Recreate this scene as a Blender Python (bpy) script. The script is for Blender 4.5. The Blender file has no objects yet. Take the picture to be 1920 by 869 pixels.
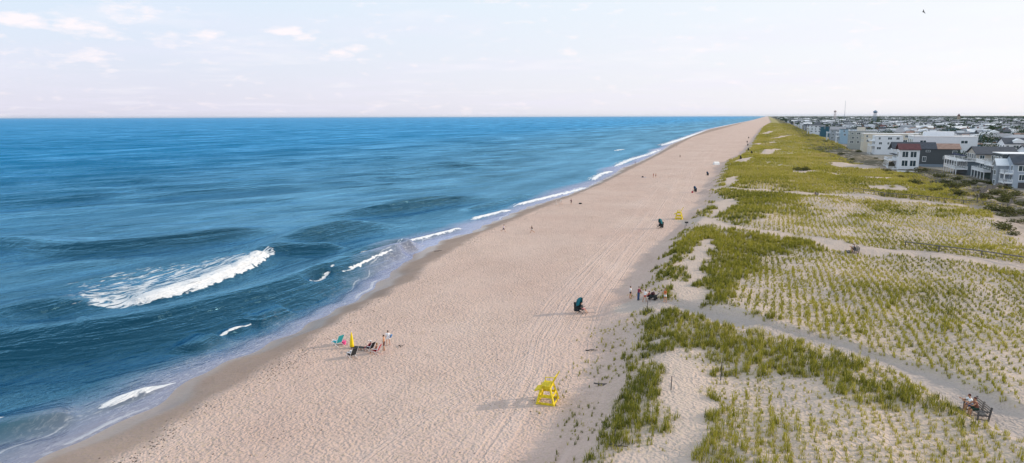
import bpy, bmesh, math, random
import numpy as np
from mathutils import Vector, Matrix
from math import radians as rad, pi, sin, cos

random.seed(7)
rng = np.random.default_rng(11)
scene = bpy.context.scene
col = scene.collection

# ------------------------------------------------------------------ camera
FPX = 1280.0
YAW, PITCH, ROLL = rad(20.3), rad(9.56), rad(-0.16)
CAM = Vector((0, 0, 27))
cam_data = bpy.data.cameras.new('camera')
cam_data.sensor_width = 36
cam_data.lens = 24
cam_data.clip_start = 0.5
cam_data.clip_end = 120000
cam = bpy.data.objects.new('camera', cam_data)
col.objects.link(cam)
CR = Matrix.Rotation(YAW, 3, 'Z') @ Matrix.Rotation(pi / 2 - PITCH, 3, 'X') @ Matrix.Rotation(ROLL, 3, 'Z')
cam.matrix_world = Matrix.Translation(CAM) @ CR.to_4x4()
scene.camera = cam
scene.render.resolution_x, scene.render.resolution_y = 1024, 463

# ------------------------------------------------------------------ sky, sun, exposure
SUN_EL, SUN_AZ = rad(20), rad(62)          # azimuth clockwise from +Y (the direction along the beach)
SUN_STRENGTH = 3.4
SKY_STRENGTH = 0.113
world = bpy.data.worlds.new('World')
scene.world = world
world.use_nodes = True
wn, wl = world.node_tree.nodes, world.node_tree.links
wn.clear()
w_out = wn.new('ShaderNodeOutputWorld')
w_bg = wn.new('ShaderNodeBackground')
w_bg.inputs['Strength'].default_value = SKY_STRENGTH
sky = wn.new('ShaderNodeTexSky')
sky.sky_type = 'NISHITA'
sky.sun_disc = False
sky.sun_elevation = SUN_EL
sky.sun_rotation = SUN_AZ
sky.air_density = 1.0
sky.dust_density = 1.2
sky.ozone_density = 2.0
tc = wn.new('ShaderNodeTexCoord')
sep = wn.new('ShaderNodeSeparateXYZ')
wl.new(tc.outputs['Generated'], sep.inputs[0])


def wmath(op, a, b=None, c=None, clamp=False):
    n = wn.new('ShaderNodeMath')
    n.operation = op
    n.use_clamp = clamp
    for i, v in enumerate((a, b, c)):
        if v is None:
            continue
        if isinstance(v, (int, float)):
            n.inputs[i].default_value = v
        else:
            wl.new(v, n.inputs[i])
    return n.outputs[0]


def wmix(fac, a, b):
    n = wn.new('ShaderNodeMix')
    n.data_type = 'RGBA'
    for sock, v in ((n.inputs[0], fac), (n.inputs[6], a), (n.inputs[7], b)):
        if isinstance(v, (int, float)):
            sock.default_value = v
        elif isinstance(v, tuple):
            sock.default_value = (*v, 1)
        else:
            wl.new(v, sock)
    return n.outputs[2]


# thin high overcast: a pale veil, lavender low down and cooler blue higher up, whiter towards the sun
zup = sep.outputs['Z']
veil = wmix(wmath('MULTIPLY', zup, 5.0, clamp=True), (7.7, 7.4, 8.7), (6.9, 8.5, 9.7))
sund = (sin(SUN_AZ), cos(SUN_AZ))
dot = wmath('ADD', wmath('MULTIPLY', sep.outputs['X'], sund[0]), wmath('MULTIPLY', sep.outputs['Y'], sund[1]))
sunward = wmath('SMOOTHSTEP' if False else 'MULTIPLY_ADD', dot, 0.75, 0.25, clamp=True)
veil = wmix(sunward, veil, (9.6, 9.5, 9.6))
skyc = wmix(0.86, sky.outputs[0], veil)
# clouds on a distant layer
den = wmath('ADD', wmath('MAXIMUM', zup, 0.0), 0.045)
px_ = wmath('DIVIDE', sep.outputs['X'], den)
py_ = wmath('DIVIDE', sep.outputs['Y'], den)
comb = wn.new('ShaderNodeCombineXYZ')
wl.new(px_, comb.inputs[0]); wl.new(py_, comb.inputs[1])


def wnoise(vec, scale, detail, rough=0.55, off=None):
    n = wn.new('ShaderNodeTexNoise')
    n.inputs['Scale'].default_value = scale
    n.inputs['Detail'].default_value = detail
    n.inputs['Roughness'].default_value = rough
    if off:
        m = wn.new('ShaderNodeMapping')
        m.inputs['Location'].default_value = off
        wl.new(vec, m.inputs['Vector'])
        vec = m.outputs[0]
    wl.new(vec, n.inputs['Vector'])
    return n.outputs[0]


band = wnoise(comb.outputs[0], 0.30, 5, 0.55, (3.1, 7.7, 0))
bandm = wmath('MULTIPLY', wmath('MULTIPLY_ADD', band, 3.6, -1.65, clamp=True), 0.42)
skyc = wmix(bandm, skyc, (7.9, 7.6, 8.9))
hi = wnoise(comb.outputs[0], 0.55, 6, 0.6, (11.0, 2.0, 0))
him = wmath('MULTIPLY', wmath('MULTIPLY_ADD', hi, 5.0, -2.7, clamp=True), 0.45)
skyc = wmix(him, skyc, (8.9, 8.6, 9.0))
# small sunlit cumulus, only away from the sun
stretch = wn.new('ShaderNodeMapping')
stretch.inputs['Scale'].default_value = (1, 1, 3.2)
wl.new(tc.outputs['Generated'], stretch.inputs['Vector'])
puff = wnoise(stretch.outputs[0], 13.0, 7, 0.62, (0.35, 1.9, 0.4))
cluster = wnoise(stretch.outputs[0], 2.6, 2, 0.5, (4.2, 0.4, 1.0))
CRs = Matrix.Rotation(YAW, 3, 'Z') @ Matrix.Rotation(pi / 2 - PITCH, 3, 'X')
acc = None
for (u, v, rr_, am) in ((30, 34, .026, 1.0), (62, 42, .024, .9), (140, 47, .03, .95), (190, 52, .032, .6), (165, 106, .035, .55), (70, 104, .03, .35), (540, 58, .026, .95), (575, 66, .024, .6),
                        (640, 98, .022, .8), (662, 92, .024, .6), (400, 68, .03, .45), (1060, 98, .018, .4), (250, 14, .05, .4), (930, 4, .03, .35), (330, 66, .04, .4)):
    dv = (CRs @ Vector(((u - 960) / FPX, -(v - 434.5) / FPX, -1))).normalized()
    dn_ = wn.new('ShaderNodeVectorMath'); dn_.operation = 'DISTANCE'
    wl.new(stretch.outputs[0], dn_.inputs[0]); dn_.inputs[1].default_value = (dv.x, dv.y, dv.z * 3.2)
    g_ = wmath('MULTIPLY', wmath('SUBTRACT', 1.0, wmath('DIVIDE', dn_.outputs['Value'], rr_ * 1.25), clamp=True), am)
    acc = g_ if acc is None else wmath('MAXIMUM', acc, g_)
puff2 = wnoise(stretch.outputs[0], 30.0, 7, 0.62, (0.35, 1.9, 0.4))
pm = wmath('MULTIPLY', wmath('MULTIPLY_ADD', wmath('ADD', wmath('MULTIPLY', acc, 0.75), wmath('MULTIPLY', puff2, 1.4)), 2.6, -2.1, clamp=True), 0.7)
skyc = wmix(pm, skyc, (10.0, 8.9, 8.9))
wl.new(skyc, w_bg.inputs['Color'])
wl.new(w_bg.outputs[0], w_out.inputs[0])

sun_data = bpy.data.lights.new('sun', 'SUN')
sun_data.energy = SUN_STRENGTH
sun_data.angle = rad(0.6)
sun_data.color = (1.0, 0.83, 0.64)
sun = bpy.data.objects.new('sun', sun_data)
sd = Vector((sin(SUN_AZ) * cos(SUN_EL), cos(SUN_AZ) * cos(SUN_EL), sin(SUN_EL)))
sun.rotation_euler = sd.to_track_quat('Z', 'Y').to_euler()
sun.location = (0, 0, 200)
col.objects.link(sun)
scene.view_settings.view_transform = 'Standard'
scene.view_settings.look = 'None'
scene.view_settings.gamma = 1
scene.view_settings.exposure = 0.0


# ------------------------------------------------------------------ survey helpers
def ray(u, v):
    d = CR @ Vector(((u - 960) / FPX, -(v - 434.5) / FPX, -1))
    return d


def at(u, v, z=0.0):
    d = ray(u, v)
    t = (z - CAM.z) / d.z
    return CAM + d * t


def line_y(pts, z):
    """world X as a function of Y along a surveyed line"""
    P = np.array([[p.x, p.y] for p in (at(u, v, z) for u, v in pts)])
    P = P[np.argsort(P[:, 1])]
    return P[:, 1], P[:, 0]


SHY, SHX = line_y([(71, 869), (116, 844), (171, 814), (237, 784), (279, 759), (337, 724), (361, 707), (416, 685), (460, 665),
                   (505, 640), (560, 617), (598, 599), (637, 578), (686, 548), (728, 519), (740, 500), (764, 490), (791, 468),
                   (830, 451), (883, 435), (920, 418), (987, 389), (1057, 368), (1100, 352), (1151, 327), (1164, 316),
                   (1197, 304), (1225, 291), (1247, 278), (1255, 272), (1300, 254), (1328, 243), (1375, 233), (1410, 226)], 0.1)
BEY, BEX = line_y([(205, 869), (290, 830), (329, 795), (395, 753), (460, 720), (560, 656), (620, 611), (680, 570), (727, 546),
                   (784, 525), (800, 498), (829, 483), (900, 440), (1000, 398), (1100, 358), (1200, 310), (1300, 257), (1400, 229)], 1.6)
DUY, DUX = line_y([(1120, 869), (1150, 800), (1175, 720), (1185, 650), (1205, 590), (1240, 520), (1270, 460), (1300, 425),
                   (1335, 390), (1352, 340), (1363, 310), (1398, 290), (1415, 265), (1430, 240), (1446, 230)], 2.2)


def xshore(Y):
    return np.interp(Y, SHY, SHX) + 0.5 * np.sin(Y * 0.31) * np.exp(-Y / 300) + 0.35 * np.sin(Y * 0.83 + 1)


def xberm(Y):
    return np.maximum(np.interp(Y, BEY, BEX), xshore(Y) + 6)


def xdune(Y):
    return np.interp(Y, DUY, DUX)


def xhouse(Y):
    return np.interp(Y, [0, 260, 340, 375, 500, 700, 1300, 4000], [80, 76, 74, 60, 56, 60, 58, 70])


# value noise
def _hash(ix, iy, seed):
    h = (ix.astype(np.int64) * 374761393 + iy.astype(np.int64) * 668265263 + seed * 974634777) & 0x7fffffff
    h = ((h ^ (h >> 13)) * 1274126177) & 0x7fffffff
    return ((h ^ (h >> 16)) & 0xffff) / 65535.0


def vnoise(x, y, seed=0):
    x = np.asarray(x, float); y = np.asarray(y, float)
    ix, iy = np.floor(x), np.floor(y)
    fx, fy = x - ix, y - iy
    fx = fx * fx * (3 - 2 * fx); fy = fy * fy * (3 - 2 * fy)
    a, b = _hash(ix, iy, seed), _hash(ix + 1, iy, seed)
    c, d = _hash(ix, iy + 1, seed), _hash(ix + 1, iy + 1, seed)
    return (a * (1 - fx) + b * fx) * (1 - fy) + (c * (1 - fx) + d * fx) * fy


def fbm(x, y, seed=0, octv=4):
    s, a, t = 0, 1.0, 0
    for i in range(octv):
        s = s + a * vnoise(x * 2 ** i, y * 2 ** i, seed + i * 17)
        t += a
        a *= 0.5
    return s / t


def sstep(a, b, x):
    t = np.clip((x - a) / (b - a), 0, 1)
    return t * t * (3 - 2 * t)


def path_world(pts, z=4.2, k=1.0):
    return [((p := ground(u, v)).x, p.y, w * k) for u, v, w in pts]


PATHS = []


def path_dist(x, y, n=None):
    """distance to the nearest footpath in units of its half width (1 = edge)"""
    best = np.full(np.shape(x), 99.0)
    for P in PATHS[:n]:
        for (x0, y0, w0), (x1, y1, w1) in zip(P[:-1], P[1:]):
            dx, dy = x1 - x0, y1 - y0
            t = np.clip(((x - x0) * dx + (y - y0) * dy) / (dx * dx + dy * dy), 0, 1)
            d = np.hypot(x - x0 - t * dx, y - y0 - t * dy) / ((w0 + (w1 - w0) * t) * 0.5)
            best = np.minimum(best, d)
    return best


def poly_world(pts, z=4.0):
    return np.array([[(p := ground(u, v)).x, p.y] for u, v in pts])


def in_poly(x, y, P):
    ins = np.zeros(np.shape(x), bool)
    n = len(P)
    for i in range(n):
        x0, y0 = P[i]
        x1, y1 = P[(i + 1) % n]
        c = ((y0 > y) != (y1 > y)) & (x < (x1 - x0) * (y - y0) / (y1 - y0 + 1e-9) + x0)
        ins ^= c
    return ins


def feather(polys, x, y, r, seed):
    jx = (fbm(x / 3.0, y / 3.0, seed) - 0.5) * 2 * r
    jy = (fbm(x / 3.0 + 50, y / 3.0, seed + 5) - 0.5) * 4 * r
    m = np.zeros(np.shape(x), bool)
    for P in polys:
        m |= in_poly(x + jx, y + jy, P)
    return m


def T(x, y):
    """height of the land"""
    x = np.asarray(x, float); y = np.asarray(y, float)
    xs, xb, xd = xshore(y), xberm(y), xdune(y)
    s = x - xs
    z = np.where(s < 0, 0.05 * s + 0.25 * np.minimum(s + 2.5, 0), 1.7 * sstep(0, 1, np.clip(s / np.maximum(xb - xs, 1), 0, 1)) * 0.5 + 0.5 * 1.7 * np.clip(s / np.maximum(xb - xs, 1), 0, 1))
    z = z + 0.35 * sstep(0, 1, np.clip((x - xb) / 30, 0, 1))
    dry = sstep(-1, 4, x - xb)
    z = z + dry * (0.16 * (fbm(x / 4, y / 4, 3) - 0.5) + 0.35 * (fbm(x / 16, y / 22, 9, 3) - 0.5))
    d = x - xd
    dn = fbm(x / 9, y / 11, 21)
    foot = sstep(-5, 3.5, d + (dn - 0.5) * 7)
    z = z + foot * 2.3
    inl = sstep(0, 12, d)
    z = z + inl * ((fbm(x / 14, y / 20, 31) - 0.45) * 2.4 + (fbm(x / 3.3, y / 4, 41) - 0.5) * 0.5)
    # rolling dune field further along the beach
    far = sstep(180, 420, y) * inl
    z = z + far * (fbm(x / 26, y / 45, 51, 3) - 0.5) * 3.2
    # hollow behind the dune, level town behind
    xh = xhouse(y)
    hol = sstep(-34, -20, x - xh) * (1 - sstep(-10, -2, x - xh))
    z = z - hol * 1.0 + hol * (fbm(x / 9, y / 9, 61) - 0.5) * 3.6
    tw = sstep(-8, 0, x - xh)
    z = z * (1 - tw) + 3.2 * tw
    pd = path_dist(x, y, 1)
    z = z - 0.6 * (1 - sstep(0.8, 1.3, pd)) * sstep(0, 5, d)
    return z


def Tz(x, y):
    return float(T(np.array([x]), np.array([y]))[0])


def ground(u, v):
    """the point of the land seen at survey position u, v"""
    z = 2.0
    for _ in range(25):
        p = at(u, v, z)
        z = 0.5 * z + 0.5 * Tz(p.x, p.y)
    p = at(u, v, z)
    return Vector((p.x, p.y, Tz(p.x, p.y)))


_found = [path_world(q, 4.2, 1.3 if q[0][0] == 1190 else 1.15) for q in (
    [(1190, 574, 4.0), (1225, 572, 3.4), (1290, 575, 2.6), (1400, 602, 2.7), (1480, 622, 2.6), (1560, 643, 2.7), (1640, 668, 2.8), (1730, 700, 3.0), (1800, 735, 3.4), (1850, 765, 3.6), (1990, 815, 4.0)],
    [(1285, 415, 3.5), (1325, 414, 3.2), (1390, 429, 2.6), (1460, 438, 2.6), (1530, 448, 3.0), (1570, 460, 4.6), (1620, 468, 4.4), (1700, 472, 3.6), (1800, 483, 3.3), (1930, 500, 3.0), (2050, 516, 3.0)],
    [(1340, 353, 4), (1375, 354, 3), (1440, 357, 2.6), (1520, 364, 4.0), (1600, 366, 3.6), (1700, 376, 3.6), (1800, 385, 3.8), (1890, 395, 4.0), (1960, 410, 6)],
    [(1478, 321, 3), (1560, 325, 3), (1640, 334, 4), (1700, 339, 4.6), (1765, 343, 5)],
    [(1385, 304, 6), (1410, 297, 4)],
    [(1435, 290, 6), (1458, 280, 5)],
    [(1448, 261, 6), (1480, 254, 5)],
    [(1415, 271, 5), (1450, 267, 5)],
    [(1430, 252, 7), (1448, 247, 7)],
    [(1540, 262, 3), (1620, 268, 3), (1650, 274, 4)],
    [(1560, 306, 3), (1640, 312, 3.5), (1700, 322, 4)],
)]
PATHS.extend(_found)
BARE = [poly_world(q) for q in (
    [(1262, 645), (1296, 645), (1312, 690), (1335, 720), (1345, 770), (1325, 810), (1340, 869), (1350, 960), (1235, 960), (1228, 869), (1240, 820), (1248, 760), (1240, 700)],
    [(1306, 452), (1338, 455), (1332, 480), (1322, 510), (1318, 545), (1330, 575), (1265, 566), (1285, 530), (1290, 500), (1292, 475)],
    [(1346, 372), (1395, 378), (1368, 392), (1340, 410), (1330, 402)],
    [(1362, 335), (1385, 330), (1380, 346), (1352, 352)],
    [(1484, 321), (1520, 320), (1520, 324), (1484, 325)],
    [(1560, 305), (1700, 310), (1700, 322), (1620, 318), (1560, 312)],
    [(1800, 343), (1830, 336), (1870, 338), (1868, 346), (1820, 352)],
    [(1815, 372), (1850, 362), (1905, 362), (1935, 372), (1935, 392), (1860, 386)],
    [(1860, 398), (1935, 398), (1935, 470), (1895, 440), (1850, 410)],
    [(1620, 345), (1700, 352), (1700, 360), (1640, 356)],
)]
DENSE = [poly_world(q) for q in (
    [(1215, 590), (1270, 588), (1420, 632), (1425, 650), (1360, 660), (1250, 640), (1205, 640)],
    [(1300, 428), (1395, 436), (1560, 452), (1545, 470), (1430, 475), (1400, 520), (1350, 590), (1318, 560), (1330, 510), (1345, 460), (1285, 470), (1272, 500), (1255, 500)],
    [(1345, 395), (1365, 360), (1470, 362), (1440, 400), (1380, 425), (1345, 412)],
    [(1300, 650), (1400, 640), (1500, 690), (1440, 730), (1340, 700)],
    [(1380, 600), (1450, 625), (1740, 740), (1745, 790), (1600, 760), (1480, 690)],
    [(1185, 650), (1250, 650), (1245, 760), (1190, 820), (1160, 790)],
)]




# ------------------------------------------------------------------ tagging and mesh helpers
def tag(o, label=None, cat=None, group=None, kind=None):
    if label: o['label'] = label
    if cat: o['category'] = cat
    if group: o['group'] = group
    if kind: o['kind'] = kind
    return o


def link(o, parent=None):
    col.objects.link(o)
    if parent is not None:
        o.parent = parent
    return o


def empty(name, loc=(0, 0, 0), rz=0.0):
    o = bpy.data.objects.new(name, None)
    o.empty_display_size = 0.3
    o.location = loc
    o.rotation_euler = (0, 0, rz)
    col.objects.link(o)
    return o


def copy_tree(o, parent=None):
    c = o.copy()
    col.objects.link(c)
    c.parent = parent
    for ch in list(o.children):
        copy_tree(ch, c)
    return c


def np_mesh(name, verts, faces, mat=None, smooth=False, attrs=None):
    me = bpy.data.meshes.new(name)
    verts = np.asarray(verts, np.float32)
    faces = np.asarray(faces, np.int32)
    n, k = faces.shape
    me.vertices.add(len(verts))
    me.vertices.foreach_set('co', verts.ravel())
    me.loops.add(n * k)
    me.loops.foreach_set('vertex_index', faces.ravel())
    me.polygons.add(n)
    me.polygons.foreach_set('loop_start', np.arange(0, n * k, k, dtype=np.int32))
    me.polygons.foreach_set('loop_total', np.full(n, k, np.int32))
    me.update(calc_edges=True)
    if smooth:
        me.polygons.foreach_set('use_smooth', np.ones(n, bool))
    for an, av in (attrs or {}).items():
        a = me.attributes.new(an, 'FLOAT', 'POINT')
        a.data.foreach_set('value', np.asarray(av, np.float32).ravel())
    if mat: me.materials.append(mat)
    return me


class MB:
    """collects solids and links them as one mesh object"""
    def __init__(s):
        s.v, s.f = [], []

    def add(s, vs, fs):
        b = len(s.v)
        s.v += [tuple(v) for v in vs]
        s.f += [tuple(i + b for i in f) for f in fs]
        return s

    def box(s, x0, x1, y0, y1, z0, z1):
        vs = [(x, y, z) for z in (z0, z1) for y in (y0, y1) for x in (x0, x1)]
        return s.add(vs, [(0, 2, 3, 1), (4, 5, 7, 6), (0, 1, 5, 4), (2, 6, 7, 3), (0, 4, 6, 2), (1, 3, 7, 5)])

    def bar(s, a, b, w, h=None, up=(0, 0, 1)):
        a, b = Vector(a), Vector(b)
        h = h or w
        d = (b - a).normalized()
        u = Vector(up)
        if abs(d.dot(u)) > 0.95: u = Vector((1, 0, 0))
        r = d.cross(u).normalized() * w / 2
        t = r.cross(d).normalized() * h / 2
        vs = [p + sx * r + sy * t for p in (a, b) for sx, sy in ((-1, -1), (1, -1), (1, 1), (-1, 1))]
        return s.add(vs, [(3, 2, 1, 0), (4, 5, 6, 7), (0, 1, 5, 4), (1, 2, 6, 5), (2, 3, 7, 6), (3, 0, 4, 7)])

    def tube(s, a, b, r0, r1=None, n=8):
        a, b = Vector(a), Vector(b)
        r1 = r0 if r1 is None else r1
        d = (b - a).normalized()
        u = Vector((0, 0, 1)) if abs(d.z) < 0.9 else Vector((1, 0, 0))
        x = d.cross(u).normalized(); y = d.cross(x)
        vs = [p + r * (cos(2 * pi * i / n) * x + sin(2 * pi * i / n) * y) for p, r in ((a, r0), (b, r1)) for i in range(n)]
        fs = [(i, (i + 1) % n, n + (i + 1) % n, n + i) for i in range(n)] + [tuple(range(n - 1, -1, -1)), tuple(range(n, 2 * n))]
        return s.add(vs, fs)

    def blob(s, c, r, n=8, m=6):
        c = Vector(c)
        r = (r, r, r) if isinstance(r, (int, float)) else r
        vs = [c + Vector((0, 0, -r[2]))]
        for j in range(1, m):
            t = pi * j / m
            for i in range(n):
                a = 2 * pi * i / n
                vs.append(c + Vector((r[0] * sin(t) * cos(a), r[1] * sin(t) * sin(a), -r[2] * cos(t))))
        vs.append(c + Vector((0, 0, r[2])))
        fs = [(0, 1 + (i + 1) % n, 1 + i) for i in range(n)]
        for j in range(m - 2):
            b = 1 + j * n
            fs += [(b + i, b + (i + 1) % n, b + n + (i + 1) % n, b + n + i) for i in range(n)]
        b = 1 + (m - 2) * n
        fs += [(b + i, b + (i + 1) % n, len(vs) - 1) for i in range(n)]
        return s.add(vs, fs)

    def prism(s, prof, axis, a, b):
        """prof: (p, z) points; axis 'x' or 'y' to run along"""
        n = len(prof)
        if axis == 'x':
            vs = [(a, p, z) for p, z in prof] + [(b, p, z) for p, z in prof]
        else:
            vs = [(p, a, z) for p, z in prof] + [(p, b, z) for p, z in prof]
        return s.add(vs, [tuple(range(n)), tuple(range(2 * n - 1, n - 1, -1))] + [(i, i + n, (i + 1) % n + n, (i + 1) % n) for i in range(n)])

    def mesh(s, name, mat, smooth=False):
        me = bpy.data.meshes.new(name)
        me.from_pydata(s.v, [], s.f)
        bm = bmesh.new(); bm.from_mesh(me)
        bmesh.ops.recalc_face_normals(bm, faces=bm.faces)
        bm.to_mesh(me); bm.free()
        me.materials.append(mat)
        if smooth: me.polygons.foreach_set('use_smooth', [True] * len(me.polygons))
        return me

    def build(s, name, mat, parent=None, smooth=False):
        o = bpy.data.objects.new(name, s.mesh(name, mat, smooth))
        return link(o, parent)


# ------------------------------------------------------------------ materials
class NT:
    def __init__(s, name):
        s.m = bpy.data.materials.new(name)
        s.m.use_nodes = True
        s.n, s.l = s.m.node_tree.nodes, s.m.node_tree.links
        s.n.clear()
        s.out = s.n.new('ShaderNodeOutputMaterial')

    def put(s, sock, v):
        if isinstance(v, (int, float)): sock.default_value = v
        elif isinstance(v, tuple): sock.default_value = (*v, 1) if (len(v) == 3 and sock.type == 'RGBA') else v
        else: s.l.new(v, sock)

    def math(s, op, a, b=None, c=None, clamp=False):
        n = s.n.new('ShaderNodeMath'); n.operation = op; n.use_clamp = clamp
        for i, v in enumerate((a, b, c)):
            if v is not None: s.put(n.inputs[i], v)
        return n.outputs[0]

    def mix(s, f, a, b):
        n = s.n.new('ShaderNodeMix'); n.data_type = 'RGBA'
        s.put(n.inputs[0], f); s.put(n.inputs[6], a); s.put(n.inputs[7], b)
        return n.outputs[2]

    def attr(s, name):
        n = s.n.new('ShaderNodeAttribute'); n.attribute_name = name
        return n.outputs['Fac']

    def pos(s):
        return s.n.new('ShaderNodeNewGeometry').outputs['Position']

    def obj(s):
        return s.n.new('ShaderNodeTexCoord').outputs['Object']

    def map(s, vec, scale=(1, 1, 1), rot=(0, 0, 0), loc=(0, 0, 0)):
        n = s.n.new('ShaderNodeMapping')
        n.inputs['Scale'].default_value = scale; n.inputs['Rotation'].default_value = rot; n.inputs['Location'].default_value = loc
        s.l.new(vec, n.inputs['Vector'])
        return n.outputs[0]

    def noise(s, vec, scale, detail=3, rough=0.5, dist=0.0):
        n = s.n.new('ShaderNodeTexNoise')
        n.inputs['Scale'].default_value = scale; n.inputs['Detail'].default_value = detail
        n.inputs['Roughness'].default_value = rough; n.inputs['Distortion'].default_value = dist
        s.l.new(vec, n.inputs['Vector'])
        return n.outputs[0]

    def bump(s, h, strength, dist, normal=None):
        n = s.n.new('ShaderNodeBump')
        s.put(n.inputs['Strength'], strength); s.put(n.inputs['Distance'], dist)
        s.l.new(h, n.inputs['Height'])
        if normal is not None: s.l.new(normal, n.inputs['Normal'])
        return n.outputs[0]

    def bsdf(s, color, rough=0.6, spec=0.5, normal=None, **kw):
        n = s.n.new('ShaderNodeBsdfPrincipled')
        s.put(n.inputs['Base Color'], color); s.put(n.inputs['Roughness'], rough)
        s.put(n.inputs['Specular IOR Level'], spec)
        if normal is not None: s.l.new(normal, n.inputs['Normal'])
        for k, v in kw.items(): s.put(n.inputs[k], v)
        return n.outputs[0]

    def done(s, sh):
        s.l.new(sh, s.out.inputs[0])
        return s.m


_mats = {}


def M(name, rgb, rough=0.6, spec=0.4, var=0.15, scale=3.0):
    if name in _mats: return _mats[name]
    t = NT(name)
    nz = t.noise(t.obj(), scale, 4, 0.6)
    dark = tuple(c * (1 - var) for c in rgb); lite = tuple(min(1, c * (1 + var)) for c in rgb)
    c = t.mix(t.math('MULTIPLY_ADD', nz, 2.2, -0.6, clamp=True), dark, lite)
    _mats[name] = t.done(t.bsdf(c, rough, spec))
    return _mats[name]


def siding(name, rgb, pitch=0.2):
    """painted boards or shingles: fine horizontal courses"""
    if name in _mats: return _mats[name]
    t = NT(name)
    o = t.obj()
    nz = t.noise(o, 1.2, 4, 0.6)
    st = t.noise(t.map(o, (0.6, 0.6, 6)), 2.0, 3, 0.6)
    w = t.n.new('ShaderNodeTexWave'); w.bands_direction = 'Z'; w.inputs['Scale'].default_value = 0.314 / pitch
    t.l.new(o, w.inputs['Vector'])
    f = t.math('ADD', t.math('MULTIPLY', nz, 0.6), t.math('MULTIPLY', st, 0.5))
    c = t.mix(f, tuple(x * 0.78 for x in rgb), tuple(min(1, x * 1.1) for x in rgb))
    nrm = t.bump(w.outputs['Fac'], 0.5, 0.03)
    _mats[name] = t.done(t.bsdf(c, 0.75, 0.25, nrm))
    return _mats[name]


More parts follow.
